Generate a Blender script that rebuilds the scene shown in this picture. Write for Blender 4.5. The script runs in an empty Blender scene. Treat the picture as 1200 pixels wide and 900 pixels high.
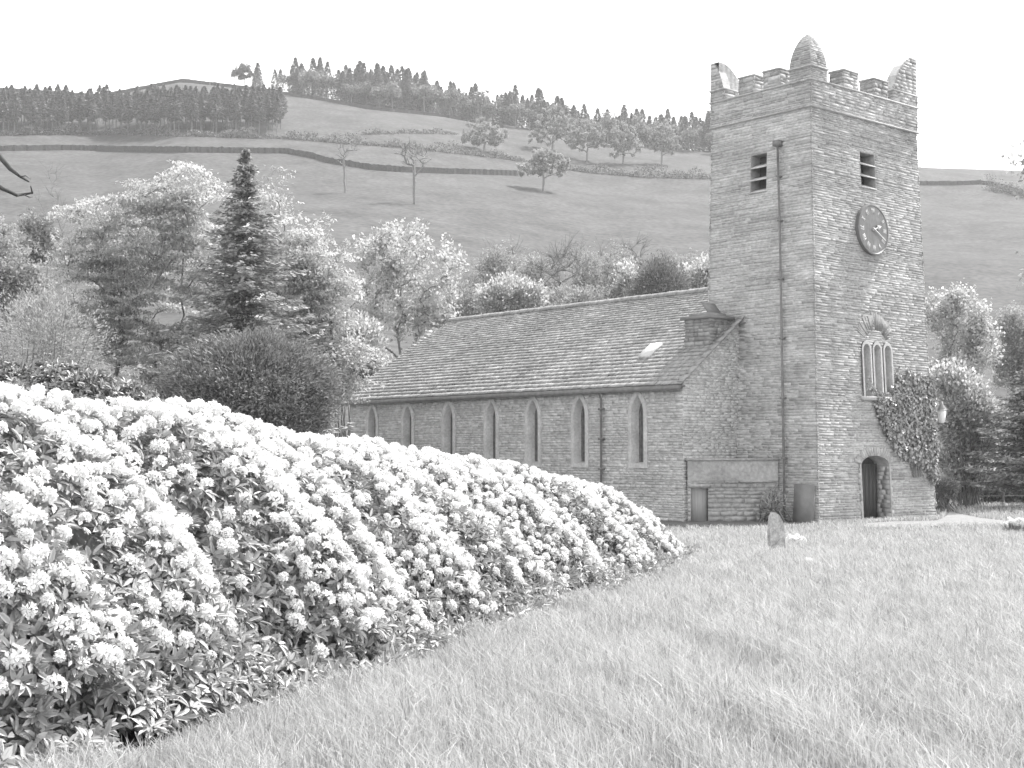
import bpy, math
import numpy as np
rng = np.random.default_rng(11)
R = math.radians
SC = bpy.context.scene
COL = SC.collection

# ------------------------------------------------------------------ camera, sky, sun, exposure
F, PIT, CAM_Z = 1633.76, 0.0501, 2.349
cd = bpy.data.cameras.new("camera"); cam = bpy.data.objects.new("camera", cd); COL.objects.link(cam)
cd.sensor_width = 36.0; cd.lens = F / 1200 * 36.0; cd.clip_start = 0.1; cd.clip_end = 6000
cam.location = (0, 0, CAM_Z); cam.rotation_euler = (math.pi / 2 + PIT, 0, 0)
SC.camera = cam
SUN_AZ, SUN_EL = math.atan2(0.745, 0.667), R(57)          # clockwise from +Y
W = bpy.data.worlds.new("World"); SC.world = W; W.use_nodes = True
nt = W.node_tree; nt.nodes.clear()
sky = nt.nodes.new("ShaderNodeTexSky"); sky.sky_type = 'NISHITA'; sky.sun_disc = False
sky.sun_elevation = SUN_EL; sky.sun_rotation = SUN_AZ
sky.air_density = 1.0; sky.dust_density = 1.0; sky.ozone_density = 1.0
bw = nt.nodes.new("ShaderNodeRGBToBW"); bg = nt.nodes.new("ShaderNodeBackground"); bg.inputs[1].default_value = 0.15
wo = nt.nodes.new("ShaderNodeOutputWorld")
nt.links.new(sky.outputs[0], bw.inputs[0]); nt.links.new(bw.outputs[0], bg.inputs[0]); nt.links.new(bg.outputs[0], wo.inputs[0])
sl = bpy.data.lights.new("sun", 'SUN'); sl.energy = 2.0; sl.angle = R(1.5); sl.color = (1, 0.99, 0.98)
so = bpy.data.objects.new("sun", sl); COL.objects.link(so)
so.rotation_euler = (math.pi / 2 - SUN_EL, 0, -SUN_AZ + math.pi)
so.location = (60, 20, 80)
SC.view_settings.view_transform = 'Standard'; SC.view_settings.look = 'None'
SC.view_settings.exposure = 2.0; SC.view_settings.gamma = 1.0; SC.view_settings.use_curve_mapping = False

# ------------------------------------------------------------------ helpers
def px_ray(u, v):
    a = (u - 600) / F; b = (450 - v) / F
    c, s = math.cos(PIT), math.sin(PIT)
    return np.array([a, c - s * b, s + c * b])
def at_depth(u, v, Y):
    r = px_ray(u, v); return np.array([0, 0, CAM_Z]) + r * (Y / r[1])

_Yf = np.arange(0, 1600, 5.0)
_prof = np.interp(_Yf, [0, 75, 100, 140, 200, 330, 400, 520, 600, 750, 1200, 1600],
                  [0, 0, 1.5, 10, 26.5, 69, 95, 144.5, 157, 170, 172, 172])
_k = np.exp(-0.5 * (np.arange(-8, 9) / 3.2) ** 2); _k /= _k.sum()
_prof = np.convolve(np.pad(_prof, 8, mode='edge'), _k, mode='valid')
def ground_z(X, Y):
    X = np.asarray(X, float); Y = np.asarray(Y, float)
    lawn = np.clip(0.72 * (1 - Y / 40), 0, 1.3)
    lawn = lawn + 0.012 * np.sin(X * 1.1 + 0.6 * Y) * np.clip((42 - Y) / 20, 0, 1) * np.sin(Y * .8 + 1)
    u = X / np.maximum(Y, 60)
    m = np.interp(u, [-.6, -.37, -.3, -.24, -.17, -.09, -.03, .06, .14, .3, .6], [.96, .975, .955, .995, .965, .94, .9, .832, .815, .77, .74])
    t = np.clip((Y - 60) / 35, 0, 1); t = t * t * (3 - 2 * t)
    hill = np.interp(Y, _Yf, _prof) * m * t
    f = np.clip((Y - 120) / 150, 0, 1)
    hill = hill + f * (0.9 * np.sin(X * .05 + 1) * np.sin(Y * .041) + 0.25 * np.sin(X * .07 + Y * .05) + .2 * np.sin(Y * .06 + X * .03))
    return lawn + hill
def at_ground(u, v):
    r = px_ray(u, v); o = np.array([0, 0, CAM_Z])
    Ys = np.concatenate([np.arange(4, 60, .1), np.arange(60, 900, .5)])
    P = o + r[None] * (Ys / r[1])[:, None]
    d = P[:, 2] - ground_z(P[:, 0], P[:, 1])
    i = np.argmax(d < 0) if (d < 0).any() else 560 + int(np.argmin((d / Ys)[560:]))
    p = P[i].copy(); p[2] = ground_z(p[0], p[1]); return p

def np_mesh(name, V, faces, mats, parent=None, tone=None, midx=None, smooth=False):
    if not isinstance(faces, list): faces = [faces]
    faces = [np.asarray(f, np.int32) for f in faces if len(f)]
    me = bpy.data.meshes.new(name)
    V = np.asarray(V, np.float32)
    me.vertices.add(len(V)); me.vertices.foreach_set("co", V.ravel())
    li = np.concatenate([f.ravel() for f in faces]); sizes = np.concatenate([np.full(len(f), f.shape[1]) for f in faces])
    me.loops.add(len(li)); me.loops.foreach_set("vertex_index", li.astype(np.int32))
    me.polygons.add(len(sizes)); st = np.zeros(len(sizes), np.int32); st[1:] = np.cumsum(sizes)[:-1]
    me.polygons.foreach_set("loop_start", st)
    for m in (mats if isinstance(mats, (list, tuple)) else [mats]): me.materials.append(m)
    if midx is not None: me.polygons.foreach_set("material_index", np.asarray(midx, np.int32))
    if tone is not None:
        a = me.attributes.new("tone", 'FLOAT', 'FACE'); a.data.foreach_set("value", np.asarray(tone, np.float32))
    me.update(calc_edges=True)
    if smooth: me.polygons.foreach_set("use_smooth", np.ones(len(sizes), bool))
    o = bpy.data.objects.new(name, me); COL.objects.link(o)
    if parent: o.parent = parent
    return o

class MB:
    def __init__(s): s.V = []; s.F = {3: [], 4: []}; s.T = {3: [], 4: []}; s.G = []; s.GT = []
    def v(s, p): s.V.append(tuple(p)); return len(s.V) - 1
    def quad(s, a, b, c, d, t=.5):
        i = len(s.V); s.V += [tuple(a), tuple(b), tuple(c), tuple(d)]; s.F[4].append((i, i + 1, i + 2, i + 3)); s.T[4].append(t)
    def tri(s, a, b, c, t=.5):
        i = len(s.V); s.V += [tuple(a), tuple(b), tuple(c)]; s.F[3].append((i, i + 1, i + 2)); s.T[3].append(t)
    def hexa(s, p, t=.5):   # 8 points: 0-3 one end ring, 4-7 other ring
        i = len(s.V); s.V += [tuple(q) for q in p]
        for f in ((0, 3, 2, 1), (4, 5, 6, 7), (0, 1, 5, 4), (1, 2, 6, 5), (2, 3, 7, 6), (3, 0, 4, 7)):
            s.F[4].append(tuple(i + k for k in f)); s.T[4].append(t)
    def box(s, x0, x1, y0, y1, z0, z1, t=.5):
        s.hexa([(x0, y0, z0), (x1, y0, z0), (x1, y1, z0), (x0, y1, z0), (x0, y0, z1), (x1, y0, z1), (x1, y1, z1), (x0, y1, z1)], t)
    def tube(s, pts, rad, k=6, t=.5, cap=True):
        pts = [np.asarray(p, float) for p in pts]; rings = []
        for i, p in enumerate(pts):
            d = pts[min(i + 1, len(pts) - 1)] - pts[max(i - 1, 0)]; d = d / (np.linalg.norm(d) + 1e-9)
            a = np.cross(d, (0, 0, 1) if abs(d[2]) < .9 else (1, 0, 0)); a /= np.linalg.norm(a); b = np.cross(d, a)
            r = rad[i] if hasattr(rad, '__len__') else rad
            ii = len(s.V)
            for q in range(k):
                an = 2 * math.pi * q / k; s.V.append(tuple(p + r * (math.cos(an) * a + math.sin(an) * b)))
            rings.append(ii)
        for A, B in zip(rings, rings[1:]):
            for q in range(k):
                s.F[4].append((A + q, A + (q + 1) % k, B + (q + 1) % k, B + q)); s.T[4].append(t)
        if cap:
            for A, rev in ((rings[0], 1), (rings[-1], 0)):
                c = s.v(np.mean([s.V[A + q] for q in range(k)], axis=0))
                for q in range(k):
                    s.F[3].append((A + q, A + (q + 1) % k, c)); s.T[3].append(t)
    def build(s, name, mat, parent=None, smooth=False):
        return np_mesh(name, s.V, [np.array(s.F[4]).reshape(-1, 4), np.array(s.F[3]).reshape(-1, 3)], mat, parent, s.T[4] + s.T[3], smooth=smooth)

def empty(name, loc=(0, 0, 0), rz=0):
    o = bpy.data.objects.new(name, None); COL.objects.link(o); o.location = loc; o.rotation_euler = (0, 0, rz); o.empty_display_size = .3
    return o
def tag(o, label=None, cat=None, group=None, kind=None):
    if label: o['label'] = label
    if cat: o['category'] = cat
    if group: o['group'] = group
    if kind: o['kind'] = kind
    return o

def mat(name, g, rough=.8, spec=.3, tone=0.0, n1=(0, 0), n2=(0, 0), bump=(0, 0), trans=0.0, stretch=(1, 1, 1), sheen=0):
    """grey material. tone: strength of the per-face tone; n1,n2: (scale, amount) noise variation; bump: (scale, strength)"""
    m = bpy.data.materials.new(name); m.use_nodes = True; t = m.node_tree; N = t.nodes; L = t.links
    p = N["Principled BSDF"]; p.inputs["Roughness"].default_value = rough; p.inputs["Specular IOR Level"].default_value = spec
    val = N.new("ShaderNodeValue"); val.outputs[0].default_value = g; cur = val.outputs[0]
    tc = N.new("ShaderNodeTexCoord"); mp = N.new("ShaderNodeMapping"); L.new(tc.outputs["Object"], mp.inputs[0]); mp.inputs["Scale"].default_value = stretch
    def mul(a, lo_hi_sock):
        x = N.new("ShaderNodeMath"); x.operation = 'MULTIPLY'; L.new(a, x.inputs[0]); L.new(lo_hi_sock, x.inputs[1]); return x.outputs[0]
    def ranged(sock, amt, lo=.3, hi=.7):
        r = N.new("ShaderNodeMapRange"); L.new(sock, r.inputs[0]); r.inputs[1].default_value = lo; r.inputs[2].default_value = hi
        r.inputs[3].default_value = 1 - amt; r.inputs[4].default_value = 1 + amt; return r.outputs[0]
    if tone:
        a = N.new("ShaderNodeAttribute"); a.attribute_name = "tone"; cur = mul(cur, ranged(a.outputs["Fac"], tone, 0, 1))
    for sc, am in (n1, n2):
        if am:
            nz = N.new("ShaderNodeTexNoise"); nz.inputs["Scale"].default_value = sc; nz.inputs["Detail"].default_value = 5
            L.new(mp.outputs[0], nz.inputs["Vector"]); cur = mul(cur, ranged(nz.outputs[0], am))
    L.new(cur, p.inputs["Base Color"])
    if bump[1]:
        nz = N.new("ShaderNodeTexNoise"); nz.inputs["Scale"].default_value = bump[0]; nz.inputs["Detail"].default_value = 6
        L.new(mp.outputs[0], nz.inputs["Vector"])
        b = N.new("ShaderNodeBump"); b.inputs["Strength"].default_value = bump[1]; b.inputs["Distance"].default_value = .03
        L.new(nz.outputs[0], b.inputs["Height"]); L.new(b.outputs[0], p.inputs["Normal"])
    if trans:
        tr = N.new("ShaderNodeBsdfTranslucent"); L.new(cur, tr.inputs[0])
        mx = N.new("ShaderNodeMixShader"); mx.inputs[0].default_value = trans
        L.new(p.outputs[0], mx.inputs[1]); L.new(tr.outputs[0], mx.inputs[2]); L.new(mx.outputs[0], N["Material Output"].inputs[0])
    return m

M = {
 'ground': mat('turf', .088, .95, .1, n1=(.1, .22), n2=(.8, .3), bump=(9, .5)),
 'blade': mat('grass_blade', .49, .6, .25, tone=.4, trans=.35),
 'path': mat('pale_gravel', .25, .95, .1, n1=(3, .15), n2=(40, .2), bump=(40, .5)),
 'foot_strip': mat('dark_ground_strip', .16, .95, .1, n1=(2, .2), n2=(14, .3), bump=(14, .7)),
 'tower': mat('slate_rubble_stone', .44, .9, .12, tone=.34, n1=(.45, .2), n2=(7, .2), bump=(14, .35), stretch=(1, 1, 2.2)),
 'nave': mat('nave_rubble_stone', .52, .9, .15, tone=.24, n1=(.6, .12), n2=(6, .2), bump=(14, .6), stretch=(1, 1, 2)),
 'dressed': mat('dressed_sandstone', .56, .85, .2, tone=.1, n1=(1.5, .14), n2=(12, .14), bump=(22, .3)),
 'voussoir': mat('voussoir_slate', .4, .85, .25, tone=.22, n1=(6, .2), bump=(16, .6)),
 'cap': mat('coping_slate', .45, .8, .3, n1=(4, .25), bump=(14, .5)),
 'slate': mat('roof_slate', .345, .85, .12, tone=.1, n1=(.5, .16), n2=(6, .2), bump=(20, .3)),
 'render': mat('old_render', .4, .9, .2, n1=(1.2, .2), n2=(9, .2), bump=(12, .5)),
 'iron': mat('painted_iron', .2, .5, .4, n1=(5, .2)),
 'door': mat('dark_oak', .075, .7, .3, n1=(3, .3), stretch=(8, 8, .6)),
 'greydoor': mat('grey_painted_boards', .34, .7, .3, n1=(3, .15), stretch=(10, 10, .4)),
 'glass': mat('leaded_glass', .14, .25, .5, n1=(6, .35)),
 'void': mat('dark_interior', .12, .9, .1),
 'clock': mat('clock_slate', .17, .45, .5, n1=(1.6, .3), n2=(10, .15), stretch=(2, 2, .7)),
 'gilt': mat('white_paint', .5, .5, .4),
 'lampglass': mat('white_lamp_glass', .8, .3, .5),
 'rleaf': mat('rhododendron_leaf', .39, .45, .45, tone=.4, trans=.2),
 'rcore': mat('rhododendron_twigs', .3, .9, .1, n1=(5, .4)),
 'petal': mat('white_petal', .86, .7, .2, tone=.07, trans=.3),
 'laurel': mat('laurel_leaf', .33, .4, .5, tone=.5, trans=.1),
 'ivyleaf': mat('ivy_leaf', .36, .35, .5, tone=.55, trans=.1),
 'pale': mat('pale_young_leaf', .52, .6, .2, tone=.38, trans=.55),
 'mid': mat('mid_leaf', .38, .65, .25, tone=.4, trans=.4),
 'dark': mat('dark_needle', .37, .75, .25, tone=.45, trans=.15),
 'yew': mat('yew_needle', .26, .75, .25, tone=.45, trans=.12),
 'pine': mat('far_pine', .19, .8, .2, tone=.35, trans=.15),
 'woodleaf': mat('far_broadleaf', .25, .7, .2, tone=.35, trans=.2),
 'twig': mat('dark_twig', .09, .9, .2, n1=(6, .3)),
 'fieldleaf': mat('field_tree_leaf', .36, .7, .2, tone=.35, trans=.4),
 'bark': mat('bark', .2, .9, .2, n1=(6, .3), bump=(12, .6), stretch=(1, 1, .3)),
 'palebark': mat('pale_bark', .3, .9, .2, n1=(6, .3), bump=(12, .5), stretch=(1, 1, .3)),
 'drystone': mat('dry_stone_walling', .07, .9, .2, tone=.4, n1=(2, .3), bump=(6, .8)),
 'grave': mat('lichened_gravestone', .4, .85, .2, n1=(6, .3), n2=(25, .25), bump=(20, .6)),
 'slab': mat('grey_slate_slab', .24, .7, .3, n1=(3, .15), bump=(15, .2)),
 'wood': mat('weathered_post', .2, .9, .2, n1=(8, .3)),
}

# ------------------------------------------------------------------ ground
TH, CX, CY = .7081, 10.4051, 47.4354
d1 = np.array([-math.sin(TH), math.cos(TH)]); d2 = np.array([math.cos(TH), math.sin(TH)]); C0 = np.array([CX, CY])
def church_xy(x, y): p = C0 + x * d2 + y * d1; return p
def to_church(X, Y):
    dx, dy = X - CX, Y - CY
    return dx * d2[0] + dy * d2[1], dx * d1[0] + dy * d1[1]

ys = np.concatenate([np.arange(-40, 60, 1.0), 60 * np.exp(np.linspace(0, math.log(1200 / 60), 150))])
aa = np.linspace(-1, 1, 241)
Xg = np.array([aa * max(80, min(900, 1.0 * y)) for y in ys]); Yg = np.repeat(ys[:, None], len(aa), 1)
Zg = ground_z(Xg, Yg)
n, k = Xg.shape; idx = np.arange(n * k).reshape(n, k)
Fg = np.stack([idx[:-1, :-1], idx[:-1, 1:], idx[1:, 1:], idx[1:, :-1]], -1).reshape(-1, 4)
tag(np_mesh('ground', np.stack([Xg, Yg, Zg], -1).reshape(-1, 3), Fg, M['ground'], smooth=True), 'rough grass churchyard rising behind into a steep pasture hillside', 'ground', kind='structure')

def sheet(name, pts, m, dz, n=26):
    """a thin sheet draped on the ground over the polygon pts"""
    pts = np.array(pts, float); x0, y0 = pts.min(0); x1, y1 = pts.max(0)
    gx = np.linspace(x0, x1, n * 3); gy = np.linspace(y0, y1, n * 3)
    V = []; Fq = []; ids = {}
    def inside(x, y):
        c = False
        for (ax, ay), (bx, by) in zip(pts, np.roll(pts, -1, 0)):
            if (ay > y) != (by > y) and x < (bx - ax) * (y - ay) / (by - ay) + ax: c = not c
        return c
    def vid(i, j):
        if (i, j) not in ids:
            ids[(i, j)] = len(V); V.append((gx[i], gy[j], float(ground_z(gx[i], gy[j])) + dz))
        return ids[(i, j)]
    for i in range(len(gx) - 1):
        for j in range(len(gy) - 1):
            if inside((gx[i] + gx[i + 1]) / 2, (gy[j] + gy[j + 1]) / 2):
                Fq.append((vid(i, j), vid(i + 1, j), vid(i + 1, j + 1), vid(i, j + 1)))
    return np_mesh(name, V, np.array(Fq), m)
path_px = [(1008, 619), (1016, 614), (1045, 612), (1097, 611), (1108, 606), (1112, 600), (1106, 599), (1113, 599), (1125, 603), (1150, 608), (1200, 613), (1300, 620), (1300, 626), (1180, 617), (1130, 616), (1088, 618), (1040, 619)]
path_poly = [at_ground(u, v)[:2] for u, v in path_px]
tag(sheet('path', path_poly, M['path'], .03, 40), 'pale gravel path curving round the tower to the arched door', 'path', kind='structure')
foot_strip_poly = [church_xy(-2.7, 24), church_xy(-2.7, 3.5), church_xy(0.05, 3.0), church_xy(0.05, 0), church_xy(-.6, -.5), church_xy(-2.0, -1.0), church_xy(-4.2, -.6), church_xy(-6.5, 0.5), church_xy(-5.5, 6), church_xy(-5, 24)]
tag(sheet('wall_foot_strip', foot_strip_poly, M['foot_strip'], .02, 40), 'dark strip of ground along the foot of the church wall', 'ground', kind='structure')  # bare strip darker than the grass blades, following the foot of the walls
def in_poly(poly, X, Y):
    c = np.zeros(len(X), bool); poly = np.array(poly)
    for (ax, ay), (bx, by) in zip(poly, np.roll(poly, -1, 0)):
        if ay == by: continue
        c ^= ((ay > Y) != (by > Y)) & (X < (bx - ax) * (Y - ay) / (by - ay) + ax)
    return c

# ------------------------------------------------------------------ church
church = tag(empty('church', (CX, CY, 0), TH), 'old slate stone church with square battlemented clock tower and long nave', 'church')
TAP = .0416; TW = 7.05; TL = 5.15; PT = 15.45; SZ = 14.5
def stone_wall(mb, P, rangef, z0, z1, holes=(), course=(.13, .22), length=(.25, .85), prot=(.01, .06), joint=.022, seed=1, ragged=(1, 1), mortar=.35, tones=(0, 1)):
    r = np.random.default_rng(seed); z = z0
    while z < z1 - .02:
        h = min(r.uniform(*course), z1 - z)
        if z1 - z - h < .04: h = z1 - z
        zm = z + h / 2
        a, b = rangef(zm)
        iv = [(a, b, ragged[0], ragged[1])]
        for hf in holes:
            q = hf(zm)
            if q is None: continue
            nv = []
            for (s, e, fl, fr) in iv:
                if q[1] <= s or q[0] >= e: nv.append((s, e, fl, fr)); continue
                if q[0] > s: nv.append((s, q[0], fl, 0))
                if q[1] < e: nv.append((q[1], e, 0, fr))
            iv = nv
        for (s, e, fl, fr) in iv:
            if e - s < .03: continue
            sa, ea = s, e
            if iv[0][0] == s and len(iv) and s == a: a0, a1 = rangef(z)[0], rangef(z + h)[0]
            else: a0 = a1 = s
            if e == b: e0, e1 = rangef(z)[1], rangef(z + h)[1]
            else: e0 = e1 = e
            mb.quad(P(a0, z, 0), P(e0, z, 0), P(e1, z + h, 0), P(a1, z + h, 0), mortar + r.uniform(-.08, .08))
            u = s; first = True
            while u < e - .01:
                l = r.uniform(*length) * (1.35 if h > .18 else 1)
                if e - u - l < .16: l = e - u
                ua, ub = u + joint / 2, u + l - joint / 2
                if first and fl: ua = u - r.uniform(.0, .05)
                if u + l >= e - 1e-6 and fr: ub = e + r.uniform(.0, .05)
                pr = r.uniform(*prot); j = lambda: pr + r.uniform(-.004, .004)
                za, zb = z + joint / 2 + r.uniform(-.006, .006), z + h - joint / 2 + r.uniform(-.006, .006)
                zc, zd = za + r.uniform(-.007, .007), zb + r.uniform(-.007, .007)
                t = r.uniform(*tones)
                mb.hexa([P(ua, za, -.02), P(ub, zc, -.02), P(ub, zd, -.02), P(ua, zb, -.02),
                         P(ua + r.uniform(0, .012), za + .004, j()), P(ub - r.uniform(0, .012), zc + .004, j()), P(ub - .004, zd - .004, j()), P(ua + .004, zb - .004, j())], t)
                u += l; first = False
        z += h

# arch outlines: points (u, z) from bottom-left over the head to bottom-right
def outline(kind, uc, hw, z0, zs, rise, n=10):
    pts = [(uc - hw, z0)]
    if kind == 'lancet':
        # two arcs struck so that the head rises 'rise' above the spring
        Rr = (hw * hw + rise * rise) / (2 * hw)
        for i in range(n + 1):
            z = rise * i / n; x = math.sqrt(max(Rr * Rr - z * z, 0)) - (Rr - hw); pts.append((uc - max(x, 0), zs + z))
        for i in range(n - 1, -1, -1):
            z = rise * i / n; x = math.sqrt(max(Rr * Rr - z * z, 0)) - (Rr - hw); pts.append((uc + max(x, 0), zs + z))
    else:
        for i in range(2 * n + 1):
            a = math.pi * (1 - i / (2 * n)); pts.append((uc + hw * math.cos(a), zs + rise * math.sin(a)))
    pts.append((uc + hw, z0)); return pts
def half_width(kind, hw, zs, rise):
    def f(z):
        if z <= zs: return hw
        if z >= zs + rise: return None
        if kind == 'lancet':
            Rr = (hw * hw + rise * rise) / (2 * hw); return max(math.sqrt(max(Rr * Rr - (z - zs) ** 2, 0)) - (Rr - hw), 0)
        return hw * math.sqrt(1 - ((z - zs) / rise) ** 2)
    return f
def arch_hole(kind, uc, hw, z0, zs, rise):
    hf = half_width(kind, hw, zs, rise)
    def f(z):
        if z < z0: return None
        w = hf(z); return None if w is None or w < .03 else (uc - w, uc + w)
    return f
def loft(mb, P, rings, t=.5, close=True):
    """rings: list of (pts, d)"""
    for (A, da), (B, db) in zip(rings, rings[1:]):
        m = len(A)
        for i in range(m if close else m - 1):
            k2 = (i + 1) % m
            mb.quad(P(*A[i], da), P(*A[k2], da), P(*B[k2], db), P(*B[i], db), t)
def fill(mb, P, pts, d, t=.5):
    c = np.mean(np.array(pts), 0)
    for i in range(len(pts)):
        mb.tri(P(*pts[i], d), P(*pts[(i + 1) % len(pts)], d), P(c[0], c[1], d), t)

Pclock = lambda u, z, d: (u, TAP * z - d, z)
Pleft = lambda u, z, d: (TAP * z - d, u, z)
Pright = lambda u, z, d: (TW + d, u, z)
Pback = lambda u, z, d: (u, TL + d, z)
rect = lambda a, b, z0, z1: (lambda z: (a, b) if z0 <= z <= z1 else None)
DOOR_C, DOOR_HW, DOOR_S, DOOR_R = 3.36, .84, 1.93, .36
tri_lights = [3.12, 3.76, 4.41]
clock_holes = [rect(3.36, 4.26, 12.0, 13.3), arch_hole('round', DOOR_C, DOOR_HW + .06, 0, DOOR_S, DOOR_R + .06)] + [arch_hole('round', u, .25, 4.4, 6.05, .3) for u in tri_lights]
left_holes = [rect(2.52, 3.27, 11.78, 13.2)]
tb = MB()
stone_wall(tb, Pclock, lambda z: (TAP * z, TW), -.3, SZ, clock_holes, (.045, .125), (.2, 1.0), (.001, .013), .017, 3, (1, 1), .62, (.0, .42))  # stones toned darker to offset the brighter sky light on this face
stone_wall(tb, Pleft, lambda z: (TAP * z, TL), -.3, SZ, left_holes, (.045, .125), (.2, 1.0), (.001, .014), .015, 4, (1, 1), .72, (.25, .85))  # stones toned lighter to make up for the dimmer light on this face
stone_wall(tb, Pright, lambda z: (TAP * z, TL), -.3, SZ, (), (.06, .15), (.22, .95), (.001, .016), .016, 5, (1, 1), .62, (.0, .6))
stone_wall(tb, Pback, lambda z: (TAP * z, TW), 5, SZ, (), (.1, .2), (.3, 1.0), (.005, .04), .02, 6)
tower = tb.build('tower', M['tower'], church)
# parapet
pb = MB()
xo, yo, x1, y1, TK = TAP * SZ - .03, TAP * SZ - .03, TW + .03, TL + .03, .58
for nm, P, rf, sd in (('c', lambda u, z, d: (u, yo - d, z), lambda z: (xo, x1), 11), ('l', lambda u, z, d: (xo - d, u, z), lambda z: (yo, y1), 12),
                      ('r', lambda u, z, d: (x1 + d, u, z), lambda z: (yo, y1), 13), ('b', lambda u, z, d: (u, y1 + d, z), lambda z: (xo, x1), 14),
                      ('ci', lambda u, z, d: (u, yo + TK + d, z), lambda z: (xo + TK, x1 - TK), 15), ('bi', lambda u, z, d: (u, y1 - TK - d, z), lambda z: (xo + TK, x1 - TK), 16),
                      ('li', lambda u, z, d: (xo + TK + d, u, z), lambda z: (yo + TK, y1 - TK), 17), ('ri', lambda u, z, d: (x1 - TK - d, u, z), lambda z: (yo + TK, y1 - TK), 18)):
    stone_wall(pb, P, rf, SZ + .07, PT, (), (.05, .13), (.22, .8), (.001, .014), .015, sd, (1, 1), .7, (.05, .75))
parapet = pb.build('parapet', M['tower'], tower)
cb = MB()   # weathered ledge on top of the parapet, string course under it
zt = PT
for (a0, a1, b0, b1) in ((xo - .06, x1 + .06, yo - .06, yo + TK), (xo - .06, x1 + .06, y1 - TK, y1 + .06), (xo - .06, xo + TK, yo + TK, y1 - TK), (x1 - TK, x1 + .06, yo + TK, y1 - TK)):
    cb.box(a0, a1, b0, b1, zt + .002, zt + .06)
cb.build('parapet_ledge', M['cap'], tower)
sb = MB()
sb.box(xo - .06, x1 + .06, yo - .06, yo + .3, SZ, SZ + .06); sb.box(xo - .06, xo + .3, yo + .3, y1 + .06, SZ + .001, SZ + .059); sb.box(x1 - .3, x1 + .06, yo + .3, y1 + .06, SZ + .001, SZ + .059)
sb.build('string_course', M['tower'], tower)
rb = MB(); rb.box(xo + .2, x1 - .2, yo + .2, y1 - .2, SZ - .2, SZ + .1); rb.build('tower_roof', M['slate'], tower)
def merlon(a0, a1, b0, b1, seed):
    m = MB(); z0, z1 = PT + .06, PT + .66
    stone_wall(m, lambda u, z, d: (u, b0 - d, z), lambda z: (a0, a1), z0, z1, (), (.1, .18), (.25, .6), (.0, .03), .02, seed)
    stone_wall(m, lambda u, z, d: (u, b1 + d, z), lambda z: (a0, a1), z0, z1, (), (.1, .18), (.25, .6), (.0, .03), .02, seed + 1)
    stone_wall(m, lambda u, z, d: (a0 - d, u, z), lambda z: (b0, b1), z0, z1, (), (.1, .18), (.25, .6), (.0, .03), .02, seed + 2)
    stone_wall(m, lambda u, z, d: (a1 + d, u, z), lambda z: (b0, b1), z0, z1, (), (.1, .18), (.25, .6), (.0, .03), .02, seed + 3)
    j = lambda: rng.uniform(-.015, .015)
    e = .045
    m.hexa([(a0 - e, b0 - e, z1 + j()), (a1 + e, b0 - e, z1 + j()), (a1 + e, b1 + e, z1 + j()), (a0 - e, b1 + e, z1 + j()),
            (a0 - e, b0 - e, z1 + .06), (a1 + e, b0 - e, z1 + .07), (a1 + e, b1 + e, z1 + .06), (a0 - e, b1 + e, z1 + .07)], .3)
    m.build('merlon', M['tower'], tower)
for i, (a, b) in enumerate(((2.46, 3.3), (4.3, 5.14))):
    merlon(a, b, yo, yo + TK, 40 + i * 10); merlon(a, b, y1 - TK, y1, 70 + i * 10)
for i, (a, b) in enumerate(((1.98, 2.66), (3.12, 3.8))):
    merlon(xo, xo + TK, a, b, 100 + i * 10); merlon(x1 - TK, x1, a, b, 130 + i * 10)
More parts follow.
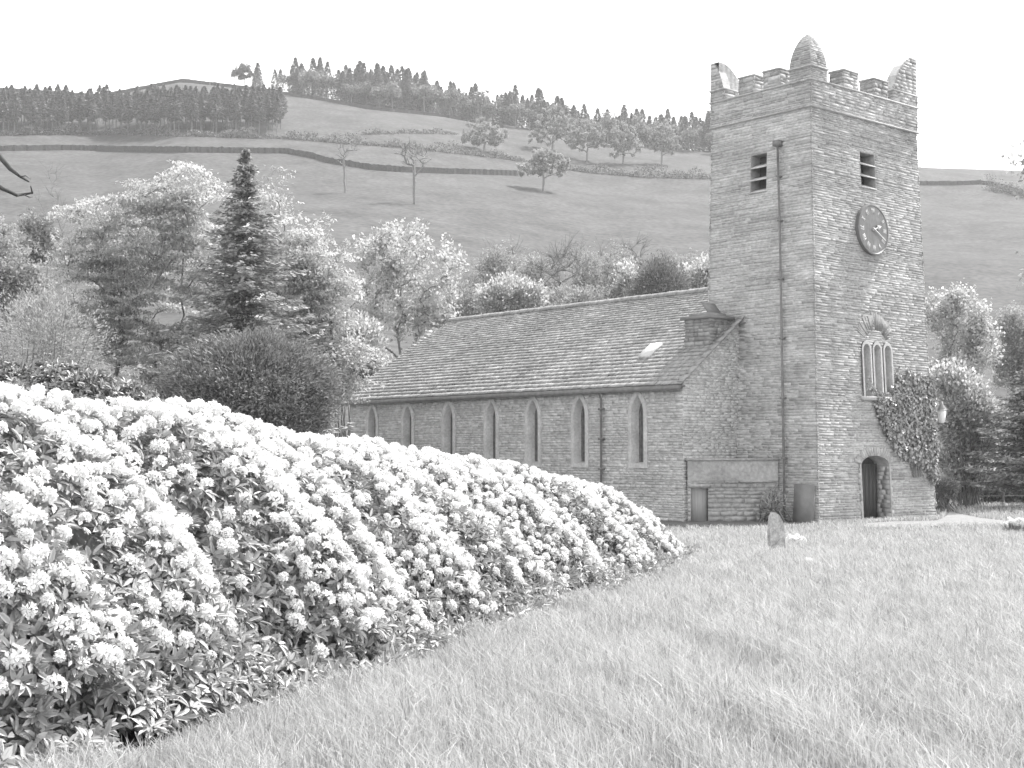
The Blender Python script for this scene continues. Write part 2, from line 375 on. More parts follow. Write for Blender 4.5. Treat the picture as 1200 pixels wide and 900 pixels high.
def pinnacle(cx, cy, sx, sy, hp, seed, SX, SY):
    """corner stone with two upright outer faces and a curved back falling away from the corner"""
    r = np.random.default_rng(seed); m = MB(); zb, zc = PT + .06, PT + .46; N = 12
    def Q(a, b, z, o=0): return (cx + sx * (a * SX) - sx * o, cy + sy * (b * SY) - sy * o, z)
    # base block
    for P, u0, u1 in ((lambda u, z, d: (u, cy - sy * d, z), min(cx, cx + sx * SX), max(cx, cx + sx * SX)), (lambda u, z, d: (u, cy + sy * SY + sy * d, z), min(cx, cx + sx * SX), max(cx, cx + sx * SX))):
        stone_wall(m, P, lambda z: (u0, u1), zb, zc, (), (.1, .17), (.3, .7), (0, .02), .018, seed)
    for P, u0, u1 in ((lambda u, z, d: (cx - sx * d, u, z), min(cy, cy + sy * SY), max(cy, cy + sy * SY)), (lambda u, z, d: (cx + sx * SX + sx * d, u, z), min(cy, cy + sy * SY), max(cy, cy + sy * SY))):
        stone_wall(m, P, lambda z: (u0, u1), zb, zc, (), (.1, .17), (.3, .7), (0, .02), .018, seed + 1)
    prof_ = lambda s: zc + .05 + (hp - .46) * min(1 - s ** 2.3, .97 + .01 * (1 - s)); th = .4
    g = np.linspace(0, 1, N + 1) ** .8
    for Sa, Sb, Qf in ((SX, SY, lambda a, b, z: Q(a, b, z)), (SY, SX, lambda a, b, z: Q(b, a, z))):
        tb_ = min(th / Sb, 1)
        for i in range(N):
            z0_, z1_ = prof_(g[i]), prof_(g[i + 1])
            m.quad(Qf(g[i], 0, z0_), Qf(g[i + 1], 0, z1_), Qf(g[i + 1], tb_, z1_), Qf(g[i], tb_, z0_), .55 + .3 * (i % 3) / 2)
            m.quad(Qf(g[i], .012, zc), Qf(g[i + 1], .012, zc), Qf(g[i + 1], .012, z1_), Qf(g[i], .012, z0_), .4)
            m.quad(Qf(g[i], tb_, zc), Qf(g[i + 1], tb_, zc), Qf(g[i + 1], tb_, z1_), Qf(g[i], tb_, z0_), .6 + .3 * (i % 2))
    # coursed outer faces
    for f in (0, 1):
        P = (lambda u, z, d: (cx + sx * u, cy - sy * d, z)) if f == 0 else (lambda u, z, d: (cx - sx * d, cy + sy * u, z))
        def rf(z):
            q = (z - zc - .05) / (hp - .46); return (0, (SX, SY)[f] * max(1 - q, 0) ** (1 / 2.3))
        stone_wall(m, P, rf, zc + .05, zc + .05 + (hp - .46) * .972, (), (.1, .16), (.2, .5), (.0, .025), .016, seed + 2 + f, (0, 0))
    # drip course
    a0, a1 = sorted((cx - sx * .06, cx + sx * (SX + .05))); b0, b1 = sorted((cy - sy * .06, cy + sy * (SY + .05)))
    m.box(a0, a1, b0, b1, zc, zc + .045, .9)
    m.build('pinnacle', M['tower'], tower)
def bullet(cx, cy, hb, hd, hw, seed):
    """square block carrying a four-sided pointed dome"""
    m = MB(); zb, zc = PT + .06, PT + .06 + hb; ws = lambda z: hw * max(1 - max(z - zc, 0) / hd, 0) ** .0 * max(1 - (max(z - zc, 0) / hd) ** 1.7, 0) ** .6
    for k_, P in enumerate((lambda u, z, d: (cx + u, cy - ws(z) - d, z), lambda u, z, d: (cx - ws(z) - d, cy + u, z), lambda u, z, d: (cx + u, cy + ws(z) + d, z), lambda u, z, d: (cx + ws(z) + d, cy + u, z))):
        stone_wall(m, P, lambda z: (-ws(z), ws(z)), zb, zc + hd * .99, (), (.05, .1), (.15, .5), (.001, .012), .013, seed + k_, (0, 0), .6, (.1, .7))
    m.box(cx - hw - .06, cx + hw + .06, cy - hw - .06, cy + hw + .06, zc, zc + .05, .9)
    w_ = ws(zc + hd * .985); m.box(cx - w_, cx + w_, cy - w_, cy + w_, zc + hd * .96, zc + hd * .995, .4)
    m.build('pinnacle', M['tower'], tower)
bullet(xo + .45, yo + .45, .42, 1.3, .47, 200); pinnacle(x1, yo, -1, 1, 1.9, 210, 1.6, .6); pinnacle(xo, y1, 1, -1, 1.5, 220, 1.5, .62); pinnacle(x1, y1, -1, -1, 1.6, 230, 1.2, .8)

# belfry openings
def louvre(P, a, b, z0, z1, zbars, label):
    m = MB()
    pts = [(a, z0), (a, z1), (b, z1), (b, z0)]
    loft(m, P, [([(a - .03, z0 - .03), (a - .03, z1 + .03), (b + .03, z1 + .03), (b + .03, z0 - .03)], -.01), (pts, -.01), (pts, -.55)], .4)
    o = m.build('belfry_opening', M['voussoir'], church); o['label'] = label
    v = MB(); fill(v, P, pts, -.5); v.build('opening_back', M['void'], o)
    for zb in zbars:
        s = MB(); q = [P(a - .02, zb - .09, .05), P(b + .02, zb - .09, .05), P(b + .02, zb + .13, -.4), P(a - .02, zb + .13, -.4)]
        s.hexa(q + [(x, y, z + .045) for (x, y, z) in q]); s.build('louvre_slat', M['dressed'], o)
louvre(Pclock, 3.38, 4.24, 12.02, 13.28, [12.06, 12.47, 12.9], 'louvred belfry opening above the clock')
louvre(Pleft, 2.54, 3.25, 11.8, 13.18, [11.85, 12.3, 12.75], 'louvred belfry opening beside the drainpipe')

# clock
ck = MB(); CU, CZ, CR = 3.8, 10.46, .93; NS = 48
ring = lambda r: [(CU + r * math.cos(2 * math.pi * i / NS), CZ + r * math.sin(2 * math.pi * i / NS)) for i in range(NS)]
loft(ck, Pclock, [(ring(CR), 0), (ring(CR), .14), (ring(CR - .05), .15), (ring(CR - .07), .125)], .6); fill(ck, Pclock, ring(CR - .07), .125, .5)
clock = ck.build('clock', M['clock'], church)
def bar(m, u0, z0, u1, z1, w0, w1, d0, d1_, t=.5):
    du, dz = u1 - u0, z1 - z0; l = math.hypot(du, dz); px_, pz = -dz / l, du / l
    m.hexa([Pclock(u0 - px_ * w0, z0 - pz * w0, d0), Pclock(u0 + px_ * w0, z0 + pz * w0, d0), Pclock(u1 + px_ * w1, z1 + pz * w1, d0), Pclock(u1 - px_ * w1, z1 - pz * w1, d0),
            Pclock(u0 - px_ * w0, z0 - pz * w0, d1_), Pclock(u0 + px_ * w0, z0 + pz * w0, d1_), Pclock(u1 + px_ * w1, z1 + pz * w1, d1_), Pclock(u1 - px_ * w1, z1 - pz * w1, d1_)], t)
ROM = ['XII', 'I', 'II', 'III', 'IIII', 'V', 'VI', 'VII', 'VIII', 'IX', 'X', 'XI']
for hnum, txt in enumerate(ROM):
    a = math.pi / 2 - hnum * math.pi / 6; m = MB()
    rad = np.array([math.cos(a), math.sin(a)]); tan_ = np.array([math.sin(a), -math.cos(a)])
    wd = {'I': .05, 'V': .105, 'X': .105}; tot = sum(wd[c] for c in txt); cur = -tot / 2
    for c in txt:
        w = wd[c]; c0, c1 = cur + .012, cur + w - .012; cm = (c0 + c1) / 2; r0, r1 = .58, .8
        segs = [((cm, r0), (cm, r1))] if c == 'I' else ([((c0, r1), (cm, r0)), ((c1, r1), (cm, r0))] if c == 'V' else [((c0, r0), (c1, r1)), ((c1, r0), (c0, r1))])
        for (s0, q0), (s1, q1) in segs:
            A = np.array([CU, CZ]) + tan_ * s0 + rad * q0; B = np.array([CU, CZ]) + tan_ * s1 + rad * q1
            bar(m, A[0], A[1], B[0], B[1], .016, .016, .122, .134)
        cur += w
    m.build('numeral', M['gilt'], clock)
def hand(ang, ln, w, d, arrow):
    m = MB(); a = math.pi / 2 - ang; e = (CU + ln * math.cos(a), CZ + ln * math.sin(a))
    bar(m, CU - .1 * math.cos(a), CZ - .1 * math.sin(a), e[0], e[1], w, w * .8, d, d + .02)
    if arrow:
        bar(m, CU + ln * .62 * math.cos(a), CZ + ln * .62 * math.sin(a), CU + (ln + .1) * math.cos(a), CZ + (ln + .1) * math.sin(a), .11, .005, d + .001, d + .022)
    m.build('clock_hand', M['gilt'], clock)
hand(2 * math.pi * (2.33 / 12), .36, .03, .15, True); hand(2 * math.pi * 20 / 60, .74, .022, .18, False)

# three round headed lights above the door
m3 = MB()
gm = MB()
for u in tri_lights:
    loft(m3, Pclock, [(outline('round', u, .29, 4.4, 6.05, .34), .07), (outline('round', u, .2, 4.4, 6.05, .22), .075), (outline('round', u, .19, 4.4, 6.05, .2), -.25)], .55)
    fill(gm, Pclock, outline('round', u, .192, 4.4, 6.05, .205), -.24)
m3.box(2.72, 4.8, TAP * 4.4 - .14, TAP * 4.4 + .1, 4.26, 4.4)
win3 = m3.build('triple_window', M['dressed'], church); gm.build('window_pane', M['glass'], win3)
# relieving arch of radial stones
va = MB(); r_ = np.random.default_rng(5)
for i in range(33):
    a = R(22) + (R(158) - R(22)) * (i + .5) / 33; w = .036 + r_.uniform(0, .01); q0, q1 = .62 + r_.uniform(0, .05), 1.18 + r_.uniform(-.08, .14)
    uc, zc = 3.78, 6.28
    bar(va, uc + q0 * math.cos(a), zc + q0 * .8 * math.sin(a), uc + q1 * math.cos(a), zc + q1 * .95 * math.sin(a), w * .8, w * 1.25, -.01, .004 + r_.uniform(0, .014), r_.uniform(0, .25))
va.build('relieving_arch', mat('arch_slate', .28, .9, .12, tone=.2, n1=(5, .2), bump=(16, .4)), church)
# entrance
dm = MB()
loft(dm, Pclock, [(outline('round', DOOR_C, DOOR_HW + .1, -.1, DOOR_S, DOOR_R + .1), .03), (outline('round', DOOR_C, DOOR_HW, -.1, DOOR_S, DOOR_R), .035), (outline('round', DOOR_C, DOOR_HW, -.1, DOOR_S, DOOR_R), -.62)], .5, close=False)
for i in range(19):
    a = R(12) + R(156) * (i + .5) / 19; q0, q1 = 1.01, 1.42
    f = lambda q: (DOOR_C + (DOOR_HW) * q * math.cos(a), DOOR_S + (DOOR_R + (q - 1) * .8) * math.sin(a))
    A, B = f(q0), f(q1 + r_.uniform(-.08, .08)); bar(dm, A[0], A[1], B[0], B[1], .045, .07, .0, .03 + r_.uniform(0, .015))
for sgn in (1, -1):
    z = .02
    while z < 1.8:
        h = r_.uniform(.14, .24); s = DOOR_C + sgn * (DOOR_HW + .01)
        a, b = sorted((s, s + sgn * r_.uniform(.1, .2))); y0 = TAP * z
        dm.box(a, b, y0 - .02 - r_.uniform(0, .015), y0 + .1, z, min(z + h - .02, 1.85), r_.uniform(0, 1)); z += h
    z = .02
    while z < 1.85:      # stones of the reveal
        h = r_.uniform(.14, .24); s = DOOR_C + sgn * DOOR_HW; a, b = sorted((s, s - sgn * r_.uniform(.005, .025)))
        yc = r_.uniform(.2, .45); zt2 = min(z + h - .02, 1.9)
        dm.box(a, b, TAP * z + .01, yc - .01, z, zt2, r_.uniform(0, 1)); dm.box(a, b, yc + .01, .62, z, zt2, r_.uniform(0, 1)); z += h
ent = dm.build('door_arch', M['voussoir'], church)
dd = MB(); fill(dd, Pclock, outline('round', DOOR_C, DOOR_HW - .002, -.1, DOOR_S, DOOR_R - .002), -.6)
for i in range(7):
    u = DOOR_C - DOOR_HW + 2 * DOOR_HW * i / 7; dd.box(u + .012, u + 2 * DOOR_HW / 7 - .012, .57, .62, 0, 2.0)
dd.build('door', M['door'], ent)
st = MB(); st.box(DOOR_C - DOOR_HW - .05, DOOR_C + DOOR_HW + .25, -.45, .5, -.1, .05); st.build('door_step', M['dressed'], ent)

# nave
NX, NY0, NL, EV, RDG = -2.74, 3.67, 24.2, 4.9, 8.66
RX = 2.28; NX2 = RX * 2 - NX
slope = (RDG - EV) / (RX - NX)
win_y = [22.42, 19.73, 16.85, 14.05, 11.5, 8.85, 5.82]
LH, SPZ, RISE = .40, 3.78, .76
nholes = [arch_hole('lancet', y, .37, 1.98, SPZ, .66) for y in win_y]
nb = MB()
stone_wall(nb, lambda u, z, d: (NX - d, u, z), lambda z: (NY0, NL), -.3, EV - .12, nholes, (.05, .13), (.14, .6), (.002, .024), .018, 21, (1, 1), .35, (.3, 1))
gr = lambda z: (NX, NX2) if z < EV else (NX + (z - EV) / slope, NX2 - (z - EV) / slope)
stone_wall(nb, lambda u, z, d: (u, NY0 - d, z), gr, -.3, RDG - .35, (), (.05, .13), (.14, .55), (.002, .03), .018, 22, (1, 1), .3, (.25, 1))
stone_wall(nb, lambda u, z, d: (u, NL + d, z), gr, -.3, RDG - .35, (), (.1, .19), (.2, .7), (.006, .045), .024, 23, (1, 1))
stone_wall(nb, lambda u, z, d: (NX2 + d, u, z), lambda z: (NY0, NL), -.3, EV - .12, (), (.1, .19), (.2, .7), (.006, .045), .024, 24)
nave = nb.build('nave_wall', M['nave'], church)
Pn = lambda u, z, d: (NX - d, u, z)
for y in win_y:
    w = MB()
    loft(w, Pn, [(outline('lancet', y, .47, 1.84, SPZ, .9), -.01), (outline('lancet', y, .47, 1.84, SPZ, .9), .055), (outline('lancet', y, .30, 2.0, SPZ, .68), .06), (outline('lancet', y, .2, 2.06, SPZ, .5), -.26)], .5)
    o = w.build('window', M['dressed'], church)
    g = MB(); fill(g, Pn, outline('lancet', y, .203, 2.05, SPZ, .505), -.24)
    for i in range(8): g.box(NX + .222, NX + .238, y - .2, y + .2, 2.3 + .26 * i, 2.312 + .26 * i)
    for i in (-.067, .067): g.box(NX + .22, NX + .236, y + i - .006, y + i + .006, 2.06, 4.0)
    g.build('window_pane', M['glass'], o)
# roof of graded slates
rf = MB(); rr = np.random.default_rng(8)
nrm = np.array([-slope, 0, 1]) / math.hypot(slope, 1); up = np.array([1, 0, slope]) / math.hypot(slope, 1)
EX = NX - .3; ez = EV + .1 - .3 * slope; SLEN = math.hypot(RX - EX, (RX - EX) * slope)
rows = []; s = 0
while s < SLEN - .05:
    e = .27 - .12 * s / SLEN; rows.append((s, min(s + e, SLEN))); s += e
hip = lambda s: NL + .75 - 1.9 * (s / SLEN)
for side in (1, -1):
    def PR(s, y, d):
        p = np.array([EX, 0, ez]) + up * s + nrm * d; x = p[0] if side == 1 else 2 * RX - p[0]; return (x, y, p[2])
    for (s0, s1) in rows:
        y = NY0 - .22; yend = hip(s0)
        while y < yend - .02:
            wv = rr.uniform(.18, .5) * (1.1 - .45 * s0 / SLEN)
            if yend - y - wv < .12: wv = yend - y
            th = rr.uniform(.01, .018); lf = rr.uniform(.006, .018); so_ = rr.uniform(-.02, .02); g = .006
            a, b = y + g, y + wv - g; tt = rr.uniform(0, 1)
            sb0 = s0 + so_ if s0 > 0 else s0 + rr.uniform(-.03, .01)
            rf.hexa([PR(sb0, a, lf - .01), PR(sb0 + rr.uniform(-.012, .012), b, lf - .01), PR(s1 + .05, b, -.02), PR(s1 + .05, a, -.02),
                     PR(sb0, a, lf + th), PR(sb0, b, lf + th + rr.uniform(-.008, .008)), PR(s1 + .05, b, .0), PR(s1 + .05, a, .0)], tt)
            y += wv
    rf.quad(PR(0, NY0 - .2, -.03), PR(0, hip(0) - .05, -.03), PR(SLEN, hip(SLEN) - .05, -.03), PR(SLEN, NY0 - .2, -.03), .3)
# hip end
A = (EX, hip(0), ez); B = (2 * RX - EX, hip(0), ez); Cc = (RX, hip(SLEN), ez + up[2] * SLEN); rf.tri(A, B, Cc, .4)
y = NY0 - .24
while y < hip(SLEN):    # ridge stones
    wv = rr.uniform(.4, .6); z = RDG + .1; j = rr.uniform(-.012, .012)
    rf.hexa([(RX - .2, y + .01, z - .1 + j), (RX + .2, y + .01, z - .1), (RX + .2, y + wv - .01, z - .1), (RX - .2, y + wv - .01, z - .1 + j),
             (RX - .03, y + .01, z + .09 + j), (RX + .03, y + .01, z + .09 + j), (RX + .03, y + wv - .01, z + .09 + j), (RX - .03, y + wv - .01, z + .09 + j)], rr.uniform(.3, 1)); y += wv
roof = rf.build('roof', M['slate'], church)
vg = MB()   # slates bedded along the gable verge, sloping with the roof
for i in range(11):
    s0 = .05 + i * .5; s1 = s0 + .56
    p = [np.array([EX, 0, ez]) + up * s_ + nrm * d_ for s_, d_ in ((s0, .03), (s1, .01), (s1, .045), (s0, .075))]
    vg.hexa([(q[0], NY0 - .27, q[2]) for q in p] + [(q[0], NY0 - .02, q[2]) for q in p], rr.uniform(0, 1))
vg.build('verge', M['slate'], roof)
gt = MB(); gt.box(EX - .02, EX + .1, NY0 - .12, NL + .3, ez - .2, ez - .03); gt.box(EX + .1, NX + .02, NY0 - .1, NL + .3, ez - .1, ez - .035)
gt.build('gutter', M['iron'], roof)
sk = MB()
PR1 = lambda s, y, d: tuple(np.array([EX, 0, ez]) + up * s + nrm * d + np.array([0, y, 0]))
sA, sB = 1.85, 2.72
sk.hexa([PR1(sA, 6.36, .0), PR1(sA, 6.92, .0), PR1(sB, 6.92, .0), PR1(sB, 6.36, .0), PR1(sA, 6.36, .12), PR1(sA, 6.92, .12), PR1(sB, 6.92, .1), PR1(sB, 6.36, .1)])
skl = sk.build('skylight', mat('skylight_glass', .7, .15, .6), roof)  # pale base colour stands in for the sky reflected in the pane
# chimney
ch = MB()
cx0, cx1, cy0, cy1, cz0, cz1 = -1.12, .0, 3.84, 5.0, 5.6, 7.2
stone_wall(ch, lambda u, z, d: (cx0 - d, u, z), lambda z: (cy0, cy1), cz0, cz1, (), (.1, .18), (.2, .5), (.0, .04), .02, 31)
stone_wall(ch, lambda u, z, d: (cx1 + d, u, z), lambda z: (cy0, cy1), cz0, cz1, (), (.1, .18), (.2, .5), (.0, .04), .02, 32)
stone_wall(ch, lambda u, z, d: (u, cy0 - d, z), lambda z: (cx0, cx1), cz0, cz1, (), (.1, .18), (.2, .5), (.0, .04), .02, 33)
stone_wall(ch, lambda u, z, d: (u, cy1 + d, z), lambda z: (cx0, cx1), cz0, cz1, (), (.1, .18), (.2, .5), (.0, .04), .02, 34)
ch.box(cx0 + .1, cx1 - .1, cy0 + .1, cy1 - .1, cz1 + .1, cz1 + .22, .4)
chm = ch.build('chimney', mat('sooty_stone', .3, .9, .15, tone=.25, n1=(4, .2), bump=(14, .4)), church)
cc = MB(); cc.box(cx0 - .14, cx1 + .1, cy0 - .14, cy1 + .14, cz1, cz1 + .11, .2)
cc.hexa([(cx0 + .25, cy0 + .2, cz1 + .2), (cx1 - .2, cy0 + .2, cz1 + .2), (cx1 - .2, cy0 + .28, cz1 + .2), (cx0 + .25, cy0 + .28, cz1 + .2), (cx0 + .25, cy0 + .55, cz1 + .62), (cx1 - .2, cy0 + .55, cz1 + .62), (cx1 - .2, cy0 + .63, cz1 + .62), (cx0 + .25, cy0 + .63, cz1 + .62)], .1)
cc.build('chimney_cap', M['slab'], chm)
fl = MB(); fl.hexa([(.16, 3.35, 7.06), (.5, 3.35, 7.06), (.5, 4.9, 6.98), (.16, 4.9, 6.98), (.16, 3.35, 7.1), (.5, 3.35, 7.1), (.5, 4.9, 7.02), (.16, 4.9, 7.02)]); fl.build('flashing', M['iron'], roof)
# down pipes
dp = MB()
dp.tube([(TAP * 13.3 - .14, 1.94, 13.35), (TAP * 10.6 - .14, 1.79, 10.6), (TAP * 5 - .14, 1.55, 5), (-.14, 1.34, 0)], .04, 8)
for z in (12.2, 10.6, 8.5, 6.4, 4.3, 2.2): 
    y = np.interp(z, [0, 5, 10.6, 13.3], [1.34, 1.55, 1.79, 1.94]); dp.box(TAP * z - .21, TAP * z - .01, y - .065, y + .065, z - .03, z + .03)
dp.box(TAP * 13.3 - .25, TAP * 13.3 - .0, 1.82, 2.08, 13.3, 13.5)
tag(dp.build('drainpipe', M['iron'], church), 'tall drainpipe down the tower')
np_ = MB(); np_.tube([(EX + .05, 7.62, ez - .1), (NX - .12, 7.62, ez - .4), (NX - .12, 7.62, 0)], .04, 8)
for z in (4.0, 2.9, 1.8, .7): np_.box(NX - .19, NX, 7.53, 7.71, z - .04, z + .04)
tag(np_.build('drainpipe', M['iron'], church), 'drainpipe on the nave wall')
# splayed lean-to in the corner of nave and tower
lt = MB(); LA, LB = np.array([-2.66, 3.55]), np.array([.0, 1.72]); ld = LB - LA; ll = np.linalg.norm(ld); ld /= ll; ln = np.array([ld[1], -ld[0]])
if ln[0] > 0: ln = -ln
PL = lambda u, z, d: (LA[0] + ld[0] * u + ln[0] * d, LA[1] + ld[1] * u + ln[1] * d, z)
stone_wall(lt, PL, lambda z: (0, ll), -.3, 1.42, [rect(.12, .72, -.3, 1.2)], (.1, .18), (.2, .6), (.005, .05), .024, 51, (0, 0))
lt.quad(PL(0, 1.42, .03), PL(ll, 1.42, .03), PL(ll, 2.12, .02), PL(0, 2.12, .02), .5)
pts = [PL(0, 2.12, .1), PL(ll, 2.12, .1), (.3, 3.7, 2.12), (-2.66, 3.7, 2.12)]
lt.hexa(pts + [(x, y, z + .07) for x, y, z in pts], .35)
lo = lt.build('lean_to', M['render'], church)
l2 = MB(); q = [PL(.05, 1.2, -.05), PL(.8, 1.2, -.05), PL(.8, 1.2, .08), PL(.05, 1.2, .08)]; l2.hexa(q + [(x, y, z + .09) for x, y, z in q])
q = [PL(1.85, 1.36, -.02), PL(3.1, 1.36, -.02), PL(3.1, 1.36, .12), PL(1.85, 1.36, .12)]; l2.hexa(q + [(x, y, z + .06) for x, y, z in q], .1)
l2.build('lintel', M['render'], lo)
l3 = MB(); q = [PL(.12, -.1, -.12), PL(.72, -.1, -.12), PL(.72, 1.2, -.12), PL(.12, 1.2, -.12)]; q2 = [PL(.12, -.1, -.06), PL(.72, -.1, -.06), PL(.72, 1.2, -.06), PL(.12, 1.2, -.06)]; l3.hexa(q + q2)
l3.build('hatch_door', M['greydoor'], lo)

def to_world(p):
    q = church_xy(p[0], p[1]); return (q[0], q[1], p[2])
# slab leaning on the tower
ss = MB(); pts = [(-.13, .1, -.05), (-.13, .97, -.05), (-.0, .99, 1.31), (-.0, .12, 1.28)]
ss.hexa([to_world(p) for p in pts] + [to_world((x - .05, y, z + .01)) for x, y, z in pts])
tag(ss.build('stone_slab', M['slab']), 'smooth grey slate slab leaning against the foot of the tower', 'stone slab')
# lantern on an iron bracket on the tower's far corner
lan = tag(empty('wall_lantern', to_world((TW, .06, 3.6))), 'white glazed lantern on a bracket at the tower corner beside the ivy', 'lantern')
def child_world(mb, name, m, root, **k):
    o = mb.build(name, m, root, **k); o.matrix_parent_inverse = __import__('mathutils').Matrix.Translation(-root.location); return o
def LW(x, z): return to_world((TW + x, .06, z))
b_ = MB(); b_.tube([LW(.0, 3.3), LW(.35, 3.34), LW(.6, 3.5)], .025, 6); b_.tube([LW(0, 3.75), LW(.05, 3.3)], .02, 6)
child_world(b_, 'bracket', M['iron'], lan)
g_ = MB(); g_.tube([LW(.6, 3.5), LW(.6, 3.55), LW(.6, 4.0)], [.05, .12, .17], 6); child_world(g_, 'lamp_glass', M['lampglass'], lan)
g_ = MB(); g_.tube([LW(.6, 4.0), LW(.6, 4.03), LW(.6, 4.2), LW(.6, 4.32)], [.21, .2, .07, .03], 6); child_world(g_, 'lamp_cap', M['iron'], lan)

# ------------------------------------------------------------------ foliage tools
def unit(v): return v / (np.linalg.norm(v, axis=-1, keepdims=True) + 1e-9)
def leaves(c, L, Wd, r, bias=.6, axis=None, axis_jit=.7, fold=0.12):
    """diamond leaves at the points c; returns V, quads, tone"""
    n = len(c); a = unit(r.normal(size=(n, 3)))
    if axis is not None: a = unit(axis + axis_jit * a)
    nn = unit(r.normal(size=(n, 3)) * (1 - bias) + np.array([0, 0, 1]) * bias)
    b = unit(np.cross(nn, a)); nn = np.cross(a, b)
    L = (L * r.uniform(.7, 1.25, n))[:, None]; Wd = (Wd * r.uniform(.7, 1.25, n))[:, None]
    V = np.stack([c - a * L / 2, c + b * Wd / 2 + nn * fold * Wd, c + a * L / 2, c - b * Wd / 2 + nn * fold * Wd], 1).reshape(-1, 3)
    return V, np.arange(4 * n).reshape(n, 4), r.uniform(0, 1, n)
def leaves6(base, a, nn, L, Wd, r):
    """pointed oval leaves growing from base along a; two folded quads each"""
    n = len(base); a = unit(a); b = unit(np.cross(nn, a)); nn = unit(np.cross(a, b))
    L = (L * r.uniform(.75, 1.2, n))[:, None]; Wd = (Wd * r.uniform(.8, 1.2, n))[:, None]
    P0 = base; P5 = base + a * L - nn * L * .12
    l1 = base + a * L * .33 + b * Wd * .46 + nn * Wd * .22; l2 = base + a * L * .72 + b * Wd * .4 + nn * (Wd * .18 - L * .03)
    r1 = base + a * L * .33 - b * Wd * .46 + nn * Wd * .22; r2 = base + a * L * .72 - b * Wd * .4 + nn * (Wd * .18 - L * .03)
    V = np.stack([P0, l1, l2, P5, r2, r1], 1).reshape(-1, 3); i = np.arange(n)[:, None] * 6
    Q = np.concatenate([i + np.array([[0, 1, 2, 3]]), i + np.array([[0, 3, 4, 5]])]); t = r.uniform(0, 1, n)
    return V, Q, np.concatenate([t, t])
class Cloud:
    def __init__(s): s.V = []; s.Q = []; s.T = []; s.n = 0
    def add(s, V, Q, T): s.V.append(V); s.Q.append(Q + s.n); s.T.append(T); s.n += len(V)
    def build(s, name, m, parent=None): return np_mesh(name, np.concatenate(s.V), np.concatenate(s.Q), m, parent, np.concatenate(s.T))
def grow(r, base, top, targets, zmin, step=.8, jit=.08, r_tip=.012, expo=2.3, arch=.12, lean=0):
    n0 = max(6, int((top[2] - base[2]) / step)); nodes = []; par = []
    for i in range(n0 + 1):
        t = i / n0; p = base + (top - base) * t + (r.normal(size=3) * jit * step * np.array([1, 1, .2]) * (1.2 if 0 < i else 0)); nodes.append(p); par.append(i - 1)
    cap = len(nodes) + len(targets) * 14 + 10
    N = np.zeros((cap, 3)); N[:len(nodes)] = nodes; P = np.full(cap, -1); P[:len(par)] = par; n = len(nodes)
    tips = []
    for T in targets[np.argsort(np.linalg.norm(targets - base, axis=1))]:
        d = np.linalg.norm(N[:n] - T, axis=1); hz = np.linalg.norm(N[:n, :2] - T[:2], axis=1)
        cost = d + 1.2 * np.maximum(0, N[:n, 2] - T[2] + .35 * hz) + 50 * (N[:n, 2] < zmin)
        i = int(np.argmin(cost)); A = N[i].copy(); D = d[i]; ns = int(min(12, max(2, math.ceil(D / step)))); prev = i
        for q in range(1, ns + 1):
            t = q / ns; p = A + (T - A) * t + np.array([0, 0, arch * D * math.sin(math.pi * t)]) + (r.normal(size=3) * jit * D / ns * 1.5 if q < ns else 0)
            N[n] = p; P[n] = prev; prev = n; n += 1
        tips.append(prev)
    N = N[:n]; P = P[:n]; acc = np.zeros(n)
    leaf = np.ones(n, bool); leaf[P[P >= 0]] = False; acc[leaf] = r_tip ** expo
    for i in range(n - 1, 0, -1):
        acc[P[i]] += acc[i]
    rad = acc ** (1 / expo)
    return N, P, rad, np.array(tips)
def tubes(N, P, rad, k=5, rmax=None):
    i = np.where(P >= 0)[0]; A = N[P[i]]; B = N[i]; rb = rad[i]; ra = np.minimum(rad[P[i]], rb * 1.25)
    trunk = np.where(P[i] == i - 1)[0]
    d = unit(B - A); ref = np.where(np.abs(d[:, 2:3]) < .9, np.array([[0, 0, 1.]]), np.array([[1., 0, 0]]))
    x = unit(np.cross(d, ref)); y = np.cross(d, x); an = 2 * math.pi * np.arange(k) / k
    off = np.cos(an)[None, :, None] * x[:, None] + np.sin(an)[None, :, None] * y[:, None]
    V = np.concatenate([A[:, None] + off * ra[:, None, None], B[:, None] + off * rb[:, None, None]], 1).reshape(-1, 3)
    m = len(i); b = (np.arange(m) * 2 * k)[:, None]; q = np.arange(k)[None]; q2 = (q + 1) % k
    Q = np.stack([b + q, b + q2, b + k + q2, b + k + q], -1).reshape(-1, 4)
    return V, Q
def shell_points(r, lobes, n, shell=.45):
    """n points in the union of ellipsoids (centre, radii), denser towards the outside"""
    w = np.array([l[1][0] * l[1][1] * l[1][2] for l in lobes]) ** .8; w /= w.sum()
    k = r.choice(len(lobes), n, p=w); d = unit(r.normal(size=(n, 3))); s = r.uniform(shell ** 2, 1, n) ** .5
    c = np.array([l[0] for l in lobes])[k]; rr_ = np.array([l[1] for l in lobes])[k]
    return c + d * s[:, None] * rr_
def px_lobes(lobes, Y, deep=.85):
    out = []
    for (u, v, ru, rv, *dy) in lobes:
        yy = Y + (dy[0] if dy else 0); c = at_depth(u, v, yy); out.append((c, np.array([ru / F * yy, ru / F * yy * deep, rv / F * yy])))
    return out
